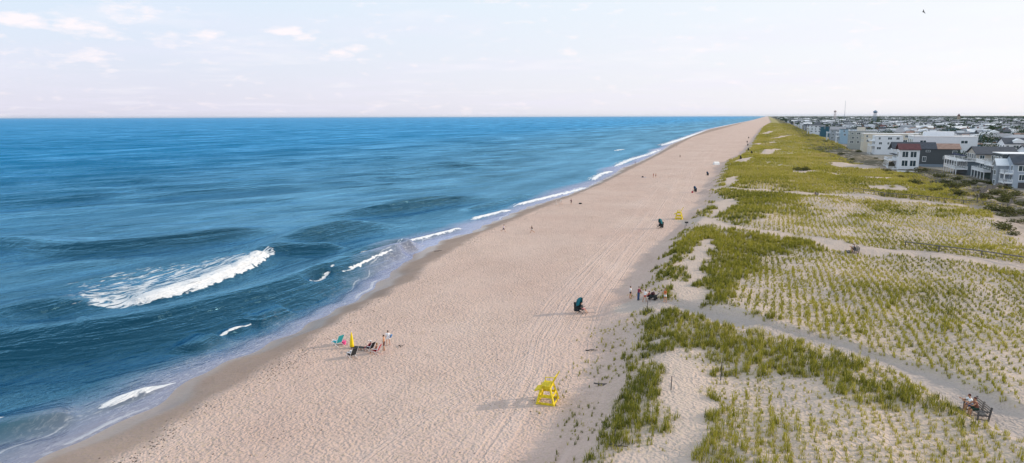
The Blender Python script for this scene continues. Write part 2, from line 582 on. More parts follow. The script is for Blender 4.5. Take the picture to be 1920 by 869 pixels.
def make_sand():
    t = NT('sand')
    p = t.pos()
    wet, veg, track, town, scrub, path = (t.attr(a) for a in ('wet', 'veg', 'track', 'town', 'scrub', 'path'))
    big = t.noise(p, 0.05, 4, 0.55)
    mid = t.noise(p, 0.6, 4, 0.6)
    fine = t.noise(p, 3.2, 3, 0.6)
    dry = t.mix(t.math('MULTIPLY_ADD', big, 2.4, -0.7, clamp=True), (0.58, 0.425, 0.365), (0.67, 0.53, 0.465))
    dry = t.mix(t.math('MULTIPLY_ADD', mid, 1.6, -0.5, clamp=True), t.mix(0.5, dry, (0.42, 0.31, 0.275)), dry)
    # dark pebbly specks
    vor = t.n.new('ShaderNodeTexVoronoi'); vor.inputs['Scale'].default_value = 1.5
    t.l.new(p, vor.inputs['Vector'])
    speck = t.math('MULTIPLY', t.math('LESS_THAN', vor.outputs['Distance'], 0.14), t.math('GREATER_THAN', mid, 0.52))
    dry = t.mix(t.math('MULTIPLY', speck, 0.35), dry, (0.2, 0.16, 0.15))
    damp_ = t.math('MULTIPLY_ADD', t.noise(t.map(p, (0.16, 0.05, 1), rot=(0, 0, 0.1)), 1.0, 5, 0.65), 4.0, -2.1, clamp=True)
    dry = t.mix(t.math('MULTIPLY', damp_, 0.30), dry, (0.40, 0.29, 0.24))
    wetc = t.mix(t.math('MULTIPLY_ADD', big, 2, -0.5, clamp=True), (0.27, 0.19, 0.155), (0.35, 0.255, 0.21))
    wn_ = t.math('MULTIPLY_ADD', t.math('SUBTRACT', mid, 0.5), 0.5, wet, clamp=True)
    c = t.mix(wn_, dry, wetc)
    soaked = t.math('MULTIPLY_ADD', wet, 4.5, -3.5, clamp=True)
    spy = t.n.new('ShaderNodeSeparateXYZ'); t.l.new(p, spy.inputs[0])
    dune = t.mix(t.math('MULTIPLY_ADD', fine, 1.8, -0.4, clamp=True), (0.47, 0.385, 0.34), (0.58, 0.485, 0.43))
    c = t.mix(t.math('MULTIPLY', path, 0.9), c, dune)
    patchy = t.math('MULTIPLY_ADD', t.math('SUBTRACT', fine, 0.5), 1.2, veg, clamp=True)
    litter = t.mix(t.math('MULTIPLY_ADD', big, 3.0, -1.0, clamp=True), (0.21, 0.20, 0.05), (0.33, 0.29, 0.06))
    c = t.mix(t.math('MULTIPLY', patchy, 0.85), c, litter)
    sc = t.math('MULTIPLY', scrub, t.math('MULTIPLY_ADD', t.noise(p, 0.22, 4, 0.65), 6, -1.9, clamp=True))
    c = t.mix(t.math('MULTIPLY', sc, 0.85), c, t.mix(mid, (0.035, 0.045, 0.028), (0.10, 0.09, 0.055)))
    c = t.mix(town, c, t.mix(t.math('MULTIPLY_ADD', mid, 2, -0.5, clamp=True), (0.12, 0.12, 0.12), (0.34, 0.32, 0.28)))
    c = t.mix(t.math('MULTIPLY', t.attr('walk'), t.math('MULTIPLY_ADD', mid, 0.5, 0.3)), c, (0.36, 0.325, 0.315))
    # footprints, ripples and tyre tracks
    foot = t.n.new('ShaderNodeTexVoronoi'); foot.feature = 'SMOOTH_F1'
    foot.inputs['Scale'].default_value = 3.4; foot.inputs['Smoothness'].default_value = 0.6
    warp = t.n.new('ShaderNodeVectorMath'); warp.operation = 'ADD'
    nw = t.n.new('ShaderNodeTexNoise'); nw.inputs['Scale'].default_value = 0.9; nw.inputs['Detail'].default_value = 2
    t.l.new(p, nw.inputs['Vector']); t.l.new(p, warp.inputs[0]); t.l.new(nw.outputs['Color'], warp.inputs[1])
    t.l.new(warp.outputs[0], foot.inputs['Vector'])
    h = t.math('ADD', t.math('MULTIPLY', foot.outputs['Distance'], 0.9), t.math('MULTIPLY', t.noise(p, 2.6, 3, 0.65), 1.1))
    smooth_wet = t.math('SUBTRACT', 1.0, wn_)
    h = t.math('MULTIPLY', t.math('MULTIPLY', h, smooth_wet), t.math('MULTIPLY_ADD', t.noise(p, 0.11, 4, 0.6), 2.2, -0.25, clamp=True))
    def ruts(coord, amount, f, off):
        cb = t.n.new('ShaderNodeCombineXYZ'); spx = t.n.new('ShaderNodeSeparateXYZ'); t.l.new(p, spx.inputs[0])
        t.put(cb.inputs[0], t.math('MULTIPLY_ADD', coord, f, off)); t.put(cb.inputs[1], t.math('MULTIPLY', spx.outputs[1], 0.016))
        a_ = t.noise(cb.outputs[0], 1.0, 2, 0.55, 0.2)
        b_ = t.math('ABSOLUTE', t.math('SUBTRACT', t.math('FRACT', t.math('MULTIPLY', a_, 5.0)), 0.5))
        return t.math('MULTIPLY', b_, t.math('MULTIPLY', amount, t.math('MULTIPLY_ADD', t.noise(cb.outputs[0], 0.45, 2, 0.5), 5.0, -1.9, clamp=True)))
    h2 = t.math('ADD', ruts(t.attr('tra'), track, 0.85, 0.0), ruts(t.attr('trb'), t.attr('track_b'), 1.3, 9.0))
    c = t.mix(t.math('MULTIPLY', h2, 0.5), c, (0.70, 0.57, 0.53))
    h2 = t.math('MULTIPLY', h2, 1.8)
    rip = t.noise(t.map(p, (0.9, 3.0, 1)), 1.0, 3, 0.6)
    h = t.math('ADD', h, t.math('MULTIPLY', rip, 0.25))
    n1 = t.bump(h, 1.0, 0.17)
    n1 = t.bump(h2, 0.5, 0.16, n1)
    rough = t.mix(soaked, (0.95, 0.95, 0.95), (0.28, 0.28, 0.28))
    return t.done(t.bsdf(c, rough, t.math('MULTIPLY_ADD', soaked, 0.45, 0.08), n1))


def make_water():
    t = NT('sea_water')
    p = t.pos()
    shal, foam, trail, swash = (t.attr(a) for a in ('shallow', 'foam', 'trail', 'swash'))
    big = t.noise(t.map(p, (0.010, 0.0045, 0)), 1.0, 4, 0.6)
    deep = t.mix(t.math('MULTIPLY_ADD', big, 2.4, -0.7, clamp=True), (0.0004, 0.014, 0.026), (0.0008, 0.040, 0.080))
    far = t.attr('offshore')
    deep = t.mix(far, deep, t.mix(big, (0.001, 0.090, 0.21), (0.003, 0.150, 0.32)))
    mid = (0.03, 0.115, 0.165)
    sand = (0.21, 0.205, 0.245)
    c = t.mix(t.math('MULTIPLY', shal, 2.2, clamp=True), deep, mid)
    c = t.mix(t.math('MULTIPLY_ADD', shal, 1.9, -0.75, clamp=True), c, sand)
    # foam laid on the surface
    fv = t.map(p, (0.50, 0.13, 0.5), rot=(0, 0, rad(30)))
    fn = t.noise(fv, 2.2, 7, 0.68, 0.5)
    solid = t.math('MULTIPLY_ADD', t.math('ADD', foam, t.math('MULTIPLY', t.math('SUBTRACT', fn, 0.5), 2.0)), 5.0, -2.2, clamp=True)
    solid = t.math('MULTIPLY', solid, t.math('MULTIPLY', foam, 5.0, clamp=True), clamp=True)
    lace = t.math('MULTIPLY_ADD', t.math('ADD', trail, t.math('MULTIPLY', t.math('SUBTRACT', fn, 0.5), 3.2)), 3.2, -1.9, clamp=True)
    lace = t.math('MULTIPLY', lace, t.math('MULTIPLY', trail, 2.2, clamp=True))
    sn = t.noise(t.map(p, (1.1, 0.42, 0.5), rot=(0, 0, rad(-6))), 2.6, 7, 0.7, 0.9)
    sw = t.math('MULTIPLY', swash, t.math('MULTIPLY_ADD', sn, 5.5, -2.75, clamp=True))
    f = t.math('MAXIMUM', t.math('MAXIMUM', solid, t.math('MULTIPLY', lace, 0.85)), t.math('MULTIPLY', sw, 0.38))
    f = t.math('MAXIMUM', f, t.math('MULTIPLY', t.math('MULTIPLY_ADD', t.math('ADD', t.attr('edge'), t.math('MULTIPLY', t.math('SUBTRACT', sn, 0.5), 1.2)), 4.0, -1.8, clamp=True), t.math('MULTIPLY', t.attr('edge'), 0.5, clamp=True)))
    # ripples: short wind chop riding on longer waves, crests roughly along the shore
    r1 = t.noise(t.map(p, (0.55, 0.24, 1), rot=(0, 0, rad(24))), 1.0, 5, 0.62, 0.4)
    r2 = t.noise(t.map(p, (0.085, 0.030, 1), rot=(0, 0, rad(30))), 1.0, 4, 0.58, 0.3)
    r3 = t.noise(t.map(p, (2.2, 1.0, 1), rot=(0, 0, rad(15))), 1.0, 3, 0.6)
    calm = t.math('MULTIPLY_ADD', t.noise(t.map(p, (0.02, 0.006, 1), rot=(0, 0, rad(40))), 1.0, 3, 0.5), 3.0, -0.95, clamp=True)
    damp = t.math('MULTIPLY_ADD', shal, -0.7, 1.0)
    streak = t.noise(t.map(p, (0.034, 0.0065, 1), rot=(0, 0, rad(30))), 1.0, 6, 0.62, 0.2)
    sheen = t.math('MULTIPLY_ADD', t.math('SUBTRACT', streak, 0.5), t.math('MULTIPLY_ADD', far, 1.8, 2.0), 1.0)
    sheen = t.math('MAXIMUM', sheen, 0.35)
    n = t.bump(r2, damp, t.math('MULTIPLY_ADD', far, 3.0, 1.3))
    n = t.bump(r1, t.math('MULTIPLY', t.math('MULTIPLY_ADD', calm, 0.6, 0.4), damp), t.math('MULTIPLY_ADD', far, 0.8, 0.6), n)
    n = t.bump(r3, 0.7, 0.13, n)
    n = t.bump(fn, t.math('MULTIPLY', f, 0.9), 0.5, n)
    dif = t.n.new('ShaderNodeBsdfDiffuse'); t.l.new(c, dif.inputs[0])
    up = t.n.new('ShaderNodeCombineXYZ'); up.inputs[2].default_value = 1.0     # light welling up from below the surface
    t.l.new(up.outputs[0], dif.inputs['Normal'])
    gl = t.n.new('ShaderNodeBsdfGlossy'); gl.inputs['Roughness'].default_value = 0.16
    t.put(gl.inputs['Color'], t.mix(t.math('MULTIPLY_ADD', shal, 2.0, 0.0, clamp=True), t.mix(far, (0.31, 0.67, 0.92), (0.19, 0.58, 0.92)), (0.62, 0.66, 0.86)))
    t.l.new(n, gl.inputs['Normal'])
    fr = t.n.new('ShaderNodeFresnel'); fr.inputs['IOR'].default_value = 1.33; t.l.new(n, fr.inputs['Normal'])
    wm = t.n.new('ShaderNodeMixShader')
    t.put(wm.inputs[0], t.math('MULTIPLY', t.math('MINIMUM', t.math('MULTIPLY', fr.outputs[0], t.math('MULTIPLY_ADD', far, -0.3, 2.1)), 0.60), sheen, clamp=True))
    t.l.new(dif.outputs[0], wm.inputs[1]); t.l.new(gl.outputs[0], wm.inputs[2])
    water = wm.outputs[0]
    white = t.bsdf(t.mix(fn, (0.50, 0.56, 0.64), (0.95, 0.94, 0.93)), 0.85, 0.2, n)
    mx = t.n.new('ShaderNodeMixShader')
    t.l.new(f, mx.inputs[0]); t.l.new(water, mx.inputs[1]); t.l.new(white, mx.inputs[2])
    return t.done(mx.outputs[0])


def make_leaf(name, lo, hi, trans=0.45, straw=None):
    t = NT(name)
    tint = t.attr('tint')
    c = t.mix(tint, lo, hi)
    if straw: c = t.mix(t.math('MULTIPLY_ADD', tint, 3.5, -2.4, clamp=True), c, straw)
    d = t.n.new('ShaderNodeBsdfDiffuse'); t.l.new(c, d.inputs[0])
    tr = t.n.new('ShaderNodeBsdfTranslucent'); t.l.new(c, tr.inputs[0])
    mx = t.n.new('ShaderNodeMixShader'); mx.inputs[0].default_value = trans
    t.l.new(d.outputs[0], mx.inputs[1]); t.l.new(tr.outputs[0], mx.inputs[2])
    return t.done(mx.outputs[0])


MAT_SAND = make_sand()
MAT_WATER = make_water()
MAT_GRASS = make_leaf('dune_grass', (0.095, 0.120, 0.032), (0.54, 0.49, 0.062), 0.5, (0.50, 0.42, 0.20))
MAT_TREE = make_leaf('tree_leaves', (0.018, 0.042, 0.028), (0.06, 0.095, 0.045), 0.3)
MAT_SHRUB = make_leaf('shrub_leaves', (0.05, 0.06, 0.03), (0.17, 0.17, 0.06), 0.35)
BARK = M('bark', (0.12, 0.09, 0.07), 0.9)
GREY_WOOD = M('weathered_wood', (0.25, 0.22, 0.20), 0.85, var=0.3, scale=6)
DARK_WOOD = M('dark_wood', (0.075, 0.07, 0.07), 0.8, var=0.3, scale=6)


# ------------------------------------------------------------------ the land: one sheet to the horizon
def lines(a, b, step, grow, end):
    v = list(np.arange(a, b, step))
    s = step
    while v[-1] < end:
        s *= grow
        v.append(v[-1] + s)
    return np.array(v)


def grid_faces(nx, ny):
    i = np.arange(nx - 1)[None, :] + (np.arange(ny - 1) * nx)[:, None]
    i = i.ravel()
    return np.stack([i, i + 1, i + nx + 1, i + nx], 1)


gx = np.concatenate([np.arange(-125, -64, 1.0), lines(-64, 95, 0.4, 1.06, 9000)])
gy = np.concatenate([-lines(-22, 60, 3, 1.2, 300)[::-1], lines(22, 150, 0.42, 1.006, 420)])
gy = np.concatenate([gy, gy[-1] + np.cumsum(2.1 * 1.013 ** np.arange(1, 470))])
GX, GY = np.meshgrid(gx, gy)
GZ = T(GX, GY)
pdm = path_dist(GX, GY)
xd = xdune(GY)
dd = GX - xd


def veg_density(x, y, fine=True):
    d = x - xdune(y)
    v = np.zeros(np.shape(x))
    n1 = fbm(x / 7, y / 10, 71)
    n2 = fbm(x / 2.2, y / 3, 81)
    # planted field: thin, thicker in patches
    field = sstep(3, 8, d) * np.clip(0.46 + (n1 - 0.5) * 0.9 + (n2 - .5) * .4, 0.22, 0.62)
    v = np.maximum(v, field)
    # untended strip on the crest above the beach
    crest = sstep(-1.5, 2, d + (n2 - 0.5) * 7) * (1 - sstep(7, 14, d)) * sstep(0.38, 0.56, n1 * 0.5 + n2 * 0.5)
    v = np.maximum(v, crest * 0.85)
    # scattered pioneers on the beach side close by
    pio = sstep(-10, 0, d) * (1 - sstep(0, 3, d)) * 0.20 * (1 - sstep(74, 82, y)) * sstep(.35, .6, n2)
    v = np.maximum(v, pio)
    v = np.where(feather(DENSE, x, y, 3.2, 91), np.maximum(v, 0.42 + 0.85 * n2), v)
    # lush dunes further along the beach
    lush = sstep(190, 290, y) * sstep(0, 3, d)
    v = np.maximum(v, lush * np.clip(1.0 - 1.3 * sstep(0.66, 0.76, n1) * (n2), 0.35, 1))
    v = np.where(feather(BARE, x, y, 2.6, 95), v * 0.04, v)
    v = v * (1 - sstep(-3, 1, x - xhouse(y)))
    # the hollow near the houses carries scrub instead
    hol = sstep(-24, -14, x - xhouse(y))
    v = v * (1 - 0.88 * hol * (1 - sstep(450, 600, y)))
    v = np.where((path_dist(x, y) < 1.0) | ((path_dist(x, y + 1.2) < 1.0) & (y > 110)), 0, v)
    return np.clip(v, 0, 1)


VEG = veg_density(GX, GY)
far_fill = 0.30 + 0.70 * sstep(130, 330, GY)
s_in = GX - xshore(GY)
wet = 1 - sstep(-1.6, 0.9, GX - xberm(GY) + (fbm(GX / 1.5, GY / 1.5, 77) - .5) * 2.2)
wet = np.clip(0.80 * wet + 0.35 * (1 - sstep(0.0, 4.0, s_in + 1.2 * np.sin(GY * 0.25))), 0, 1)
trk = np.exp(-((GX - (xd - 13.0 + 2.5 * np.sin(GY / 40))) / 7.0) ** 2) + 0.6 * np.exp(-((GX - (xd - 24 + 3 * np.sin(GY / 55))) / 2.0) ** 2)
TAY, TAX = line_y([(900, 960), (960, 869), (1010, 780), (1046, 700), (1052, 640), (1088, 570), (1160, 480), (1212, 420), (1256, 360), (1290, 315), (1330, 280), (1400, 240)], 2.0)
TBY, TBX = line_y([(640, 940), (700, 869), (800, 790), (960, 705), (1040, 640), (1066, 600), (1110, 540), (1190, 455), (1230, 400)], 2.0)
trA = GX - np.interp(GY, TAY, TAX); trB = GX - np.interp(GY, TBY, TBX)
trk = np.clip(np.exp(-(trA / (4.2 + GY / 60)) ** 4) + 0.0, 0, 1) * (1 - sstep(0, 1, wet))
trk2 = np.exp(-(trB / 1.7) ** 4) * (1 - sstep(0, 1, wet)) * (1 - sstep(90, 130, GY))
scrub = sstep(-34, -18, GX - xhouse(GY)) * (1 - sstep(0, 6, GX - xhouse(GY)))
townm = sstep(-1, 4, GX - xhouse(GY)) * 1.0
duney = np.maximum(sstep(-3, 4, dd), 1 - sstep(0.9, 1.2, pdm))
me = np_mesh('ground', np.stack([GX, GY, GZ], -1).reshape(-1, 3), grid_faces(len(gx), len(gy)), MAT_SAND, True,
             dict(walk=(1 - sstep(0.7, 1.1, path_dist(GX, GY, 1) + (fbm(GX, GY, 888) - .5) * .3)) * sstep(-6, 4, dd), tra=trA, trb=trB, track_b=trk2, wet=wet, veg=VEG * far_fill, track=trk, town=townm, scrub=scrub * (1 - sstep(0.9, 1.3, pdm) * 0 ), path=duney))
tag(link(bpy.data.objects.new('ground', me)), kind='structure')


# ------------------------------------------------------------------ the sea
def crest(pts, z=0.3):
    Y, X = line_y(pts, z)
    return Y, X


# crest line, amplitude, back width, front width, foam strength, trail length, depth tone
WAVES = [
    dict(p=[(640, 520), (700, 496), (745, 480)], a=0.06, b=0.9, f=0.4, foam=0.9, trail=0, end=5),
    dict(p=[(-120, 820), (-20, 795), (60, 776)], a=0.12, b=0.7, f=0.35, foam=0.6, trail=0, end=5),
    dict(p=[(860, 398), (930, 381), (1000, 362)], a=1.0, b=3, f=1.5, foam=0, trail=0, end=12),
    dict(p=[(545, 572), (580, 548), (632, 510), (700, 470), (760, 450)], a=0.6, b=3, f=1.4, foam=0, trail=0, end=8),
    # the main breaker and the unbroken shoulders either side of it
    dict(p=[(215, 576), (262, 573), (300, 564), (350, 546), (400, 530), (450, 508), (485, 488), (499, 474)], a=1.6, b=5.5, f=1.7, foam=1.0, trail=36, end=5.0),
    dict(p=[(-260, 690), (-120, 650), (0, 612), (60, 594), (120, 580), (180, 573), (262, 573)], a=3.0, b=9, f=4.4, foam=0, trail=0, end=14),
    dict(p=[(490, 478), (510, 468), (545, 464), (600, 466), (660, 462)], a=2.0, b=5, f=2.3, foam=0, trail=0, end=6),
    dict(p=[(440, 470), (520, 458), (580, 446), (640, 430), (700, 421), (760, 416)], a=2.9, b=8, f=3.6, foam=0, trail=0, end=24),
    dict(p=[(560, 408), (640, 402), (700, 397), (770, 386), (830, 377), (890, 371), (950, 367)], a=2.6, b=8, f=3.0, foam=0, trail=0, end=40),
    dict(p=[(-200, 668), (0, 655), (100, 640), (200, 629), (300, 615), (400, 585), (500, 560), (600, 520), (700, 490), (800, 455)], a=2.5, b=8, f=4.0, foam=0, trail=0, end=8),
    dict(p=[(-200, 470), (0, 455), (150, 470), (300, 455), (420, 440), (560, 425)], a=1.9, b=8, f=3.4, foam=0, trail=0, end=20),
    # shore break
    dict(p=[(-150, 850), (-40, 812), (40, 796), (100, 786), (152, 775)], a=0.9, b=3.0, f=1.0, foam=0, trail=0, end=2),
    dict(p=[(148, 775), (200, 757), (250, 738), (300, 720), (352, 707)], a=0.45, b=1.4, f=0.5, foam=1.0, trail=0.8, end=5),
    dict(p=[(352, 652), (380, 636), (415, 618)], a=0.5, b=2.6, f=1.2, foam=0, trail=0, end=2),
    dict(p=[(402, 625), (425, 615), (448, 607), (474, 598)], a=0.08, b=1.1, f=0.35, foam=1.0, trail=0.5, end=3.0),
    dict(p=[(462, 602), (500, 590), (545, 572)], a=0.55, b=2.8, f=1.2, foam=0, trail=0, end=2),
    dict(p=[(572, 542), (600, 529), (626, 517)], a=0.08, b=1.2, f=0.4, foam=1.0, trail=0.5, end=4.0),
    dict(p=[(632, 502), (660, 490), (700, 478), (756, 464)], a=0.4, b=1.3, f=0.6, foam=1.0, trail=1.2, end=2),
    dict(p=[(740, 458), (790, 446), (840, 434), (868, 426)], a=0.45, b=1.5, f=0.8, foam=1.0, trail=1.4, end=3),
    dict(p=[(880, 412), (910, 404), (960, 392)], a=0.45, b=1.8, f=0.9, foam=1.0, trail=1.5, end=4),
    dict(p=[(962, 386), (1010, 374), (1060, 362), (1100, 350)], a=0.5, b=2.2, f=1.1, foam=1.0, trail=3, end=6),
    dict(p=[(1110, 338), (1125, 327), (1150, 320)], a=0.5, b=3, f=1.5, foam=1.0, trail=4, end=8),
    dict(p=[(1152, 312), (1180, 300), (1215, 290), (1238, 280)], a=0.5, b=4, f=2, foam=1.0, trail=5, end=12),
    dict(p=[(1150, 283), (1172, 280)], a=0.5, b=3, f=1.5, foam=0.9, trail=2, end=8),
    dict(p=[(1240, 273), (1262, 268), (1290, 257), (1325, 244), (1360, 236), (1400, 228), (1420, 224)], a=0.5, b=6, f=3, foam=1.0, trail=8, end=20),
]
dxs = np.concatenate([np.arange(10, -70, -0.36)])
s_ = 0.36
ex = [dxs[-1]]
while ex[-1] > -70000:
    s_ *= 1.022
    ex.append(ex[-1] - s_)
WS = np.concatenate([dxs, ex[1:]])[::-1]                 # distance out from the shoreline
wy = np.concatenate([[-3000, -600, -150, -40, 0, 10, 18], lines(24, 170, 0.45, 1.009, 70000)])
S2, WY = np.meshgrid(WS, wy)
WX = S2 + xshore(WY)
Z = np.zeros_like(WX)
offs = np.clip(-S2, 0, None)
grow = sstep(12, 110, offs) * 0.90 + 0.10 * sstep(4, 12, offs)
dist = np.hypot(WX, WY)
keep = 1 - sstep(500, 1100, dist)
k = 0
for lam, amp, ang in ((46, 0.85, 34), (31, 0.62, 28), (22, 0.42, 40), (17, 0.34, 22), (13, 0.24, 42), (9.5, 0.15, 30), (7, 0.06, 15), (5.2, 0.045, 48), (3.8, 0.03, 26)):
    a = rad(ang)
    q = (WX * cos(a) - WY * sin(a)) * 2 * pi / lam
    wob = fbm(WX / (lam * 2.3), WY / (lam * 3.5), 200 + k, 2) * 9
    am = fbm(WX / (lam * 1.7), WY / (lam * 3.1), 300 + k, 2)
    ph = q + wob
    res = 1 - sstep(lam * 30, lam * 60, dist)
    Z += grow * res * amp * np.clip(am * 2.8 - 0.9, 0, 1.5) * (np.exp(np.sin(ph) - 1) * 2 - 0.9)
    k += 1
FO = np.zeros_like(Z); TR = np.zeros_like(Z)
wob1 = (fbm(WX / 3, WY / 3, 400) - 0.5)
wob2 = (fbm(WX / 0.8, WY / 0.8, 410, 3) - 0.5)
def smooth_line(pts):
    P = [np.array(at(u, v, 0.3)[:2]) for u, v in pts]
    P = np.array(P)
    cl = np.concatenate([[0], np.cumsum(np.hypot(*(P[1:] - P[:-1]).T))])
    n = int(np.clip(cl[-1] / 2.5, 12, 80))
    tt = np.linspace(0, cl[-1], n)
    Q = np.stack([np.interp(tt, cl, P[:, 0]), np.interp(tt, cl, P[:, 1])], 1)
    for _ in range(max(4, n // 4)):
        Q[1:-1] = 0.25 * Q[:-2] + 0.5 * Q[1:-1] + 0.25 * Q[2:]
    return Q


for wv in WAVES:
    L = smooth_line(wv['p'])
    if L[0, 1] > L[-1, 1]: L = L[::-1]
    reach = 8 + 4 * wv['b'] + wv['trail'] * 1.3
    box = (WX > L[:, 0].min() - reach) & (WX < L[:, 0].max() + reach) & (WY > L[:, 1].min() - reach) & (WY < L[:, 1].max() + reach)
    ii = np.nonzero(box)
    if not len(ii[0]): continue
    x, y = WX[ii], WY[ii]
    best = np.full(len(x), 1e9); d = np.zeros(len(x)); arc = np.zeros(len(x)); endd = np.zeros(len(x))
    seg = np.hypot(*(L[1:] - L[:-1]).T); cum = np.concatenate([[0], np.cumsum(seg)])
    for k in range(len(L) - 1):
        (x0, y0), (x1, y1) = L[k], L[k + 1]
        ux, uy = (x1 - x0) / seg[k], (y1 - y0) / seg[k]
        t_ = (x - x0) * ux + (y - y0) * uy
        tc_ = np.clip(t_, 0, seg[k])
        px2, py2 = x - x0 - tc_ * ux, y - y0 - tc_ * uy
        dd2 = px2 ** 2 + py2 ** 2
        m = dd2 < best
        best = np.where(m, dd2, best)
        sg = px2 * uy - py2 * ux
        over = np.where(((t_ < 0) & (k == 0)) | ((t_ > seg[k]) & (k == len(L) - 2)), np.abs(t_ - tc_), 0)
        d = np.where(m, np.sign(sg) * np.sqrt(dd2), d)          # positive towards the shore
        arc = np.where(m, cum[k] + tc_, arc)
        endd = np.where(m, over, endd)
    tot = cum[-1]
    w1, w2 = wob1[ii], wob2[ii]
    d = d + w1 * (0.35 if wv['foam'] else 0.18) * wv['f']
    e = min(wv['end'], tot * 0.45)
    env = sstep(0, 1, np.clip(arc / e, 0, 1)) * sstep(0, 1, np.clip((tot - arc) / e, 0, 1)) * (endd < 0.5)
    prof = np.where(d < 0, np.exp(-(d / wv['b']) ** 2), np.exp(-(np.abs(d) / wv['f']) ** 1.6))
    trough = -0.30 * np.exp(-((d - wv['f'] * 2.2) / (wv['f'] * 1.5)) ** 2)
    Z[ii] = Z[ii] * (1 - 0.8 * env * np.exp(-(d / (wv['f'] * 2.5)) ** 2)) + wv['a'] * env * (prof + trough)
    if wv['foam']:
        env2 = env ** 0.4
        nar = np.clip(env ** 0.6, 0.12, 1)
        lead = wv['f'] if wv['a'] > 1 else wv['f'] * 0.8
        m = sstep(-wv['b'] * 0.36, -wv['b'] * 0.16, d / nar) * (1 - sstep(lead * 0.7, lead * 1.1, d / nar + w2 * 0.8)) * (env > 0.004)
        if L[-1, 1] > 240: m = m * sstep(0.30, 0.40, fbm(x / 40, y / 26, 450, 3) + 0.04)
        FO[ii] = np.maximum(FO[ii], wv['foam'] * m)
        Z[ii] += env2 * m * (w2 * (0.6 if wv['a'] > 1 else 0.15))
        tl = wv['trail']
        if tl:
            along = np.clip(arc / tot, 0, 1)
            tlen = tl * ((1 - along) ** 0.7 * (0.62 + 0.8 * along) + 0.03) if wv['a'] > 1 else tl
            if wv['a'] > 1: env2 = sstep(12, 2, endd) if False else (1 - sstep(1, 10, endd))
            TR[ii] = np.maximum(TR[ii], env2 * np.clip(1 + d / tlen, 0, 1) ** 0.4 * (d < wv['f']) * 0.82)
shal = np.exp(-offs / 5.0) * (1 - sstep(0, 1, 0))
shal = np.clip(1 - offs / (9 + 3 * np.sin(WY / 17)), 0, 1) ** 0.8
swash = (1 - sstep(2.0, 9.0, offs)) * np.clip(fbm(WX / 9, WY / 16, 500) * 3 - 0.9, 0, 1) + 0.9 * np.exp(-((S2 + 0.5) / 0.55) ** 2)
Z = np.where(offs < 3.5, Z * sstep(0.3, 3.5, offs), Z)
Z += 0.02
Z = np.where(S2 < -0.4, np.maximum(Z, T(WX, WY) + 0.06), Z)
me = np_mesh('sea', np.stack([WX, WY, Z], -1).reshape(-1, 3), grid_faces(len(WS), len(wy)), MAT_WATER, True,
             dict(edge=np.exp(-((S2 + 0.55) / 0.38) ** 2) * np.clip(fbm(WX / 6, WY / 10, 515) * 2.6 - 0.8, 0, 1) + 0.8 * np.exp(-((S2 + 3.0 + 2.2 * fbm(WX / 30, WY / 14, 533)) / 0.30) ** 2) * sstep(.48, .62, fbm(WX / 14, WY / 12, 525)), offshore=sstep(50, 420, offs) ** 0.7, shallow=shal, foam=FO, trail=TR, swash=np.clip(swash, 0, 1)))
tag(link(bpy.data.objects.new('sea', me)), kind='structure')


# ------------------------------------------------------------------ dune grass (uncountable: one object)
def tufts_mesh(px, py, hgt, nb, width, tint, spread):
    n = len(px)
    pz = T(px, py)
    V, F, A = [], [], []
    tot = int(nb)
    P = np.repeat(np.stack([px, py, pz - 0.04], 1), tot, 0)
    H = np.repeat(hgt, tot) * rng.uniform(0.55, 1.1, n * tot)
    ang = rng.uniform(0, 2 * pi, n * tot)
    lean = rng.uniform(0.05, 0.5, n * tot)
    r0 = np.repeat(spread, tot) * np.sqrt(rng.uniform(0, 1, n * tot))
    a0 = rng.uniform(0, 2 * pi, n * tot)
    base = P + np.stack([r0 * np.cos(a0), r0 * np.sin(a0), 0 * r0], 1)
    dirv = np.stack([np.cos(ang), np.sin(ang)], 1)
    fa = rng.uniform(0, 2 * pi, n * tot)
    side = np.stack([np.cos(fa), np.sin(fa), 0 * fa], 1) * (np.repeat(width, tot) * 0.5)[:, None]
    mid = base + np.stack([dirv[:, 0] * lean * H * 0.3, dirv[:, 1] * lean * H * 0.3, H * 0.6], 1)
    tip = base + np.stack([dirv[:, 0] * lean * H * 1.0, dirv[:, 1] * lean * H * 1.0, H * (1.0 - 0.25 * lean)], 1)
    vs = np.stack([base - side, base + side, mid + side * 0.75, mid - side * 0.75, tip], 1)   # 5 verts
    i = np.arange(n * tot) * 5
    f = np.concatenate([np.stack([i, i + 1, i + 2], 1), np.stack([i, i + 2, i + 3], 1), np.stack([i + 3, i + 2, i + 4], 1)])
    tt = np.clip(np.repeat(tint, tot) + rng.uniform(-0.25, 0.28, n * tot) + (rng.uniform(0, 1, n * tot) < 0.10) * 0.5, 0, 1)
    return vs.reshape(-1, 3), f, np.repeat(tt, 5)


def sample_region(y0, y1, per_m2, rowed):
    area_x0, area_x1 = -24.0, 82.0
    if rowed:
        xs = np.arange(area_x0, area_x1, 0.92)
        ys = np.arange(y0, y1, rowed)
        X, Y = np.meshgrid(xs, ys)
        X = X.ravel() + 0.35 * np.sin(Y.ravel() / 13 + X.ravel() / 30) + rng.normal(0, 0.15, X.size)
        Y = Y.ravel() + rng.uniform(-0.3, 0.3, Y.size)
    else:
        n = int((area_x1 - area_x0) * (y1 - y0) * per_m2)
        X = rng.uniform(area_x0, area_x1, n); Y = rng.uniform(y0, y1, n)
    # only what could be seen from about here
    ok = (X < 0.34 * Y + 14)
    return X[ok], Y[ok]


parts = []


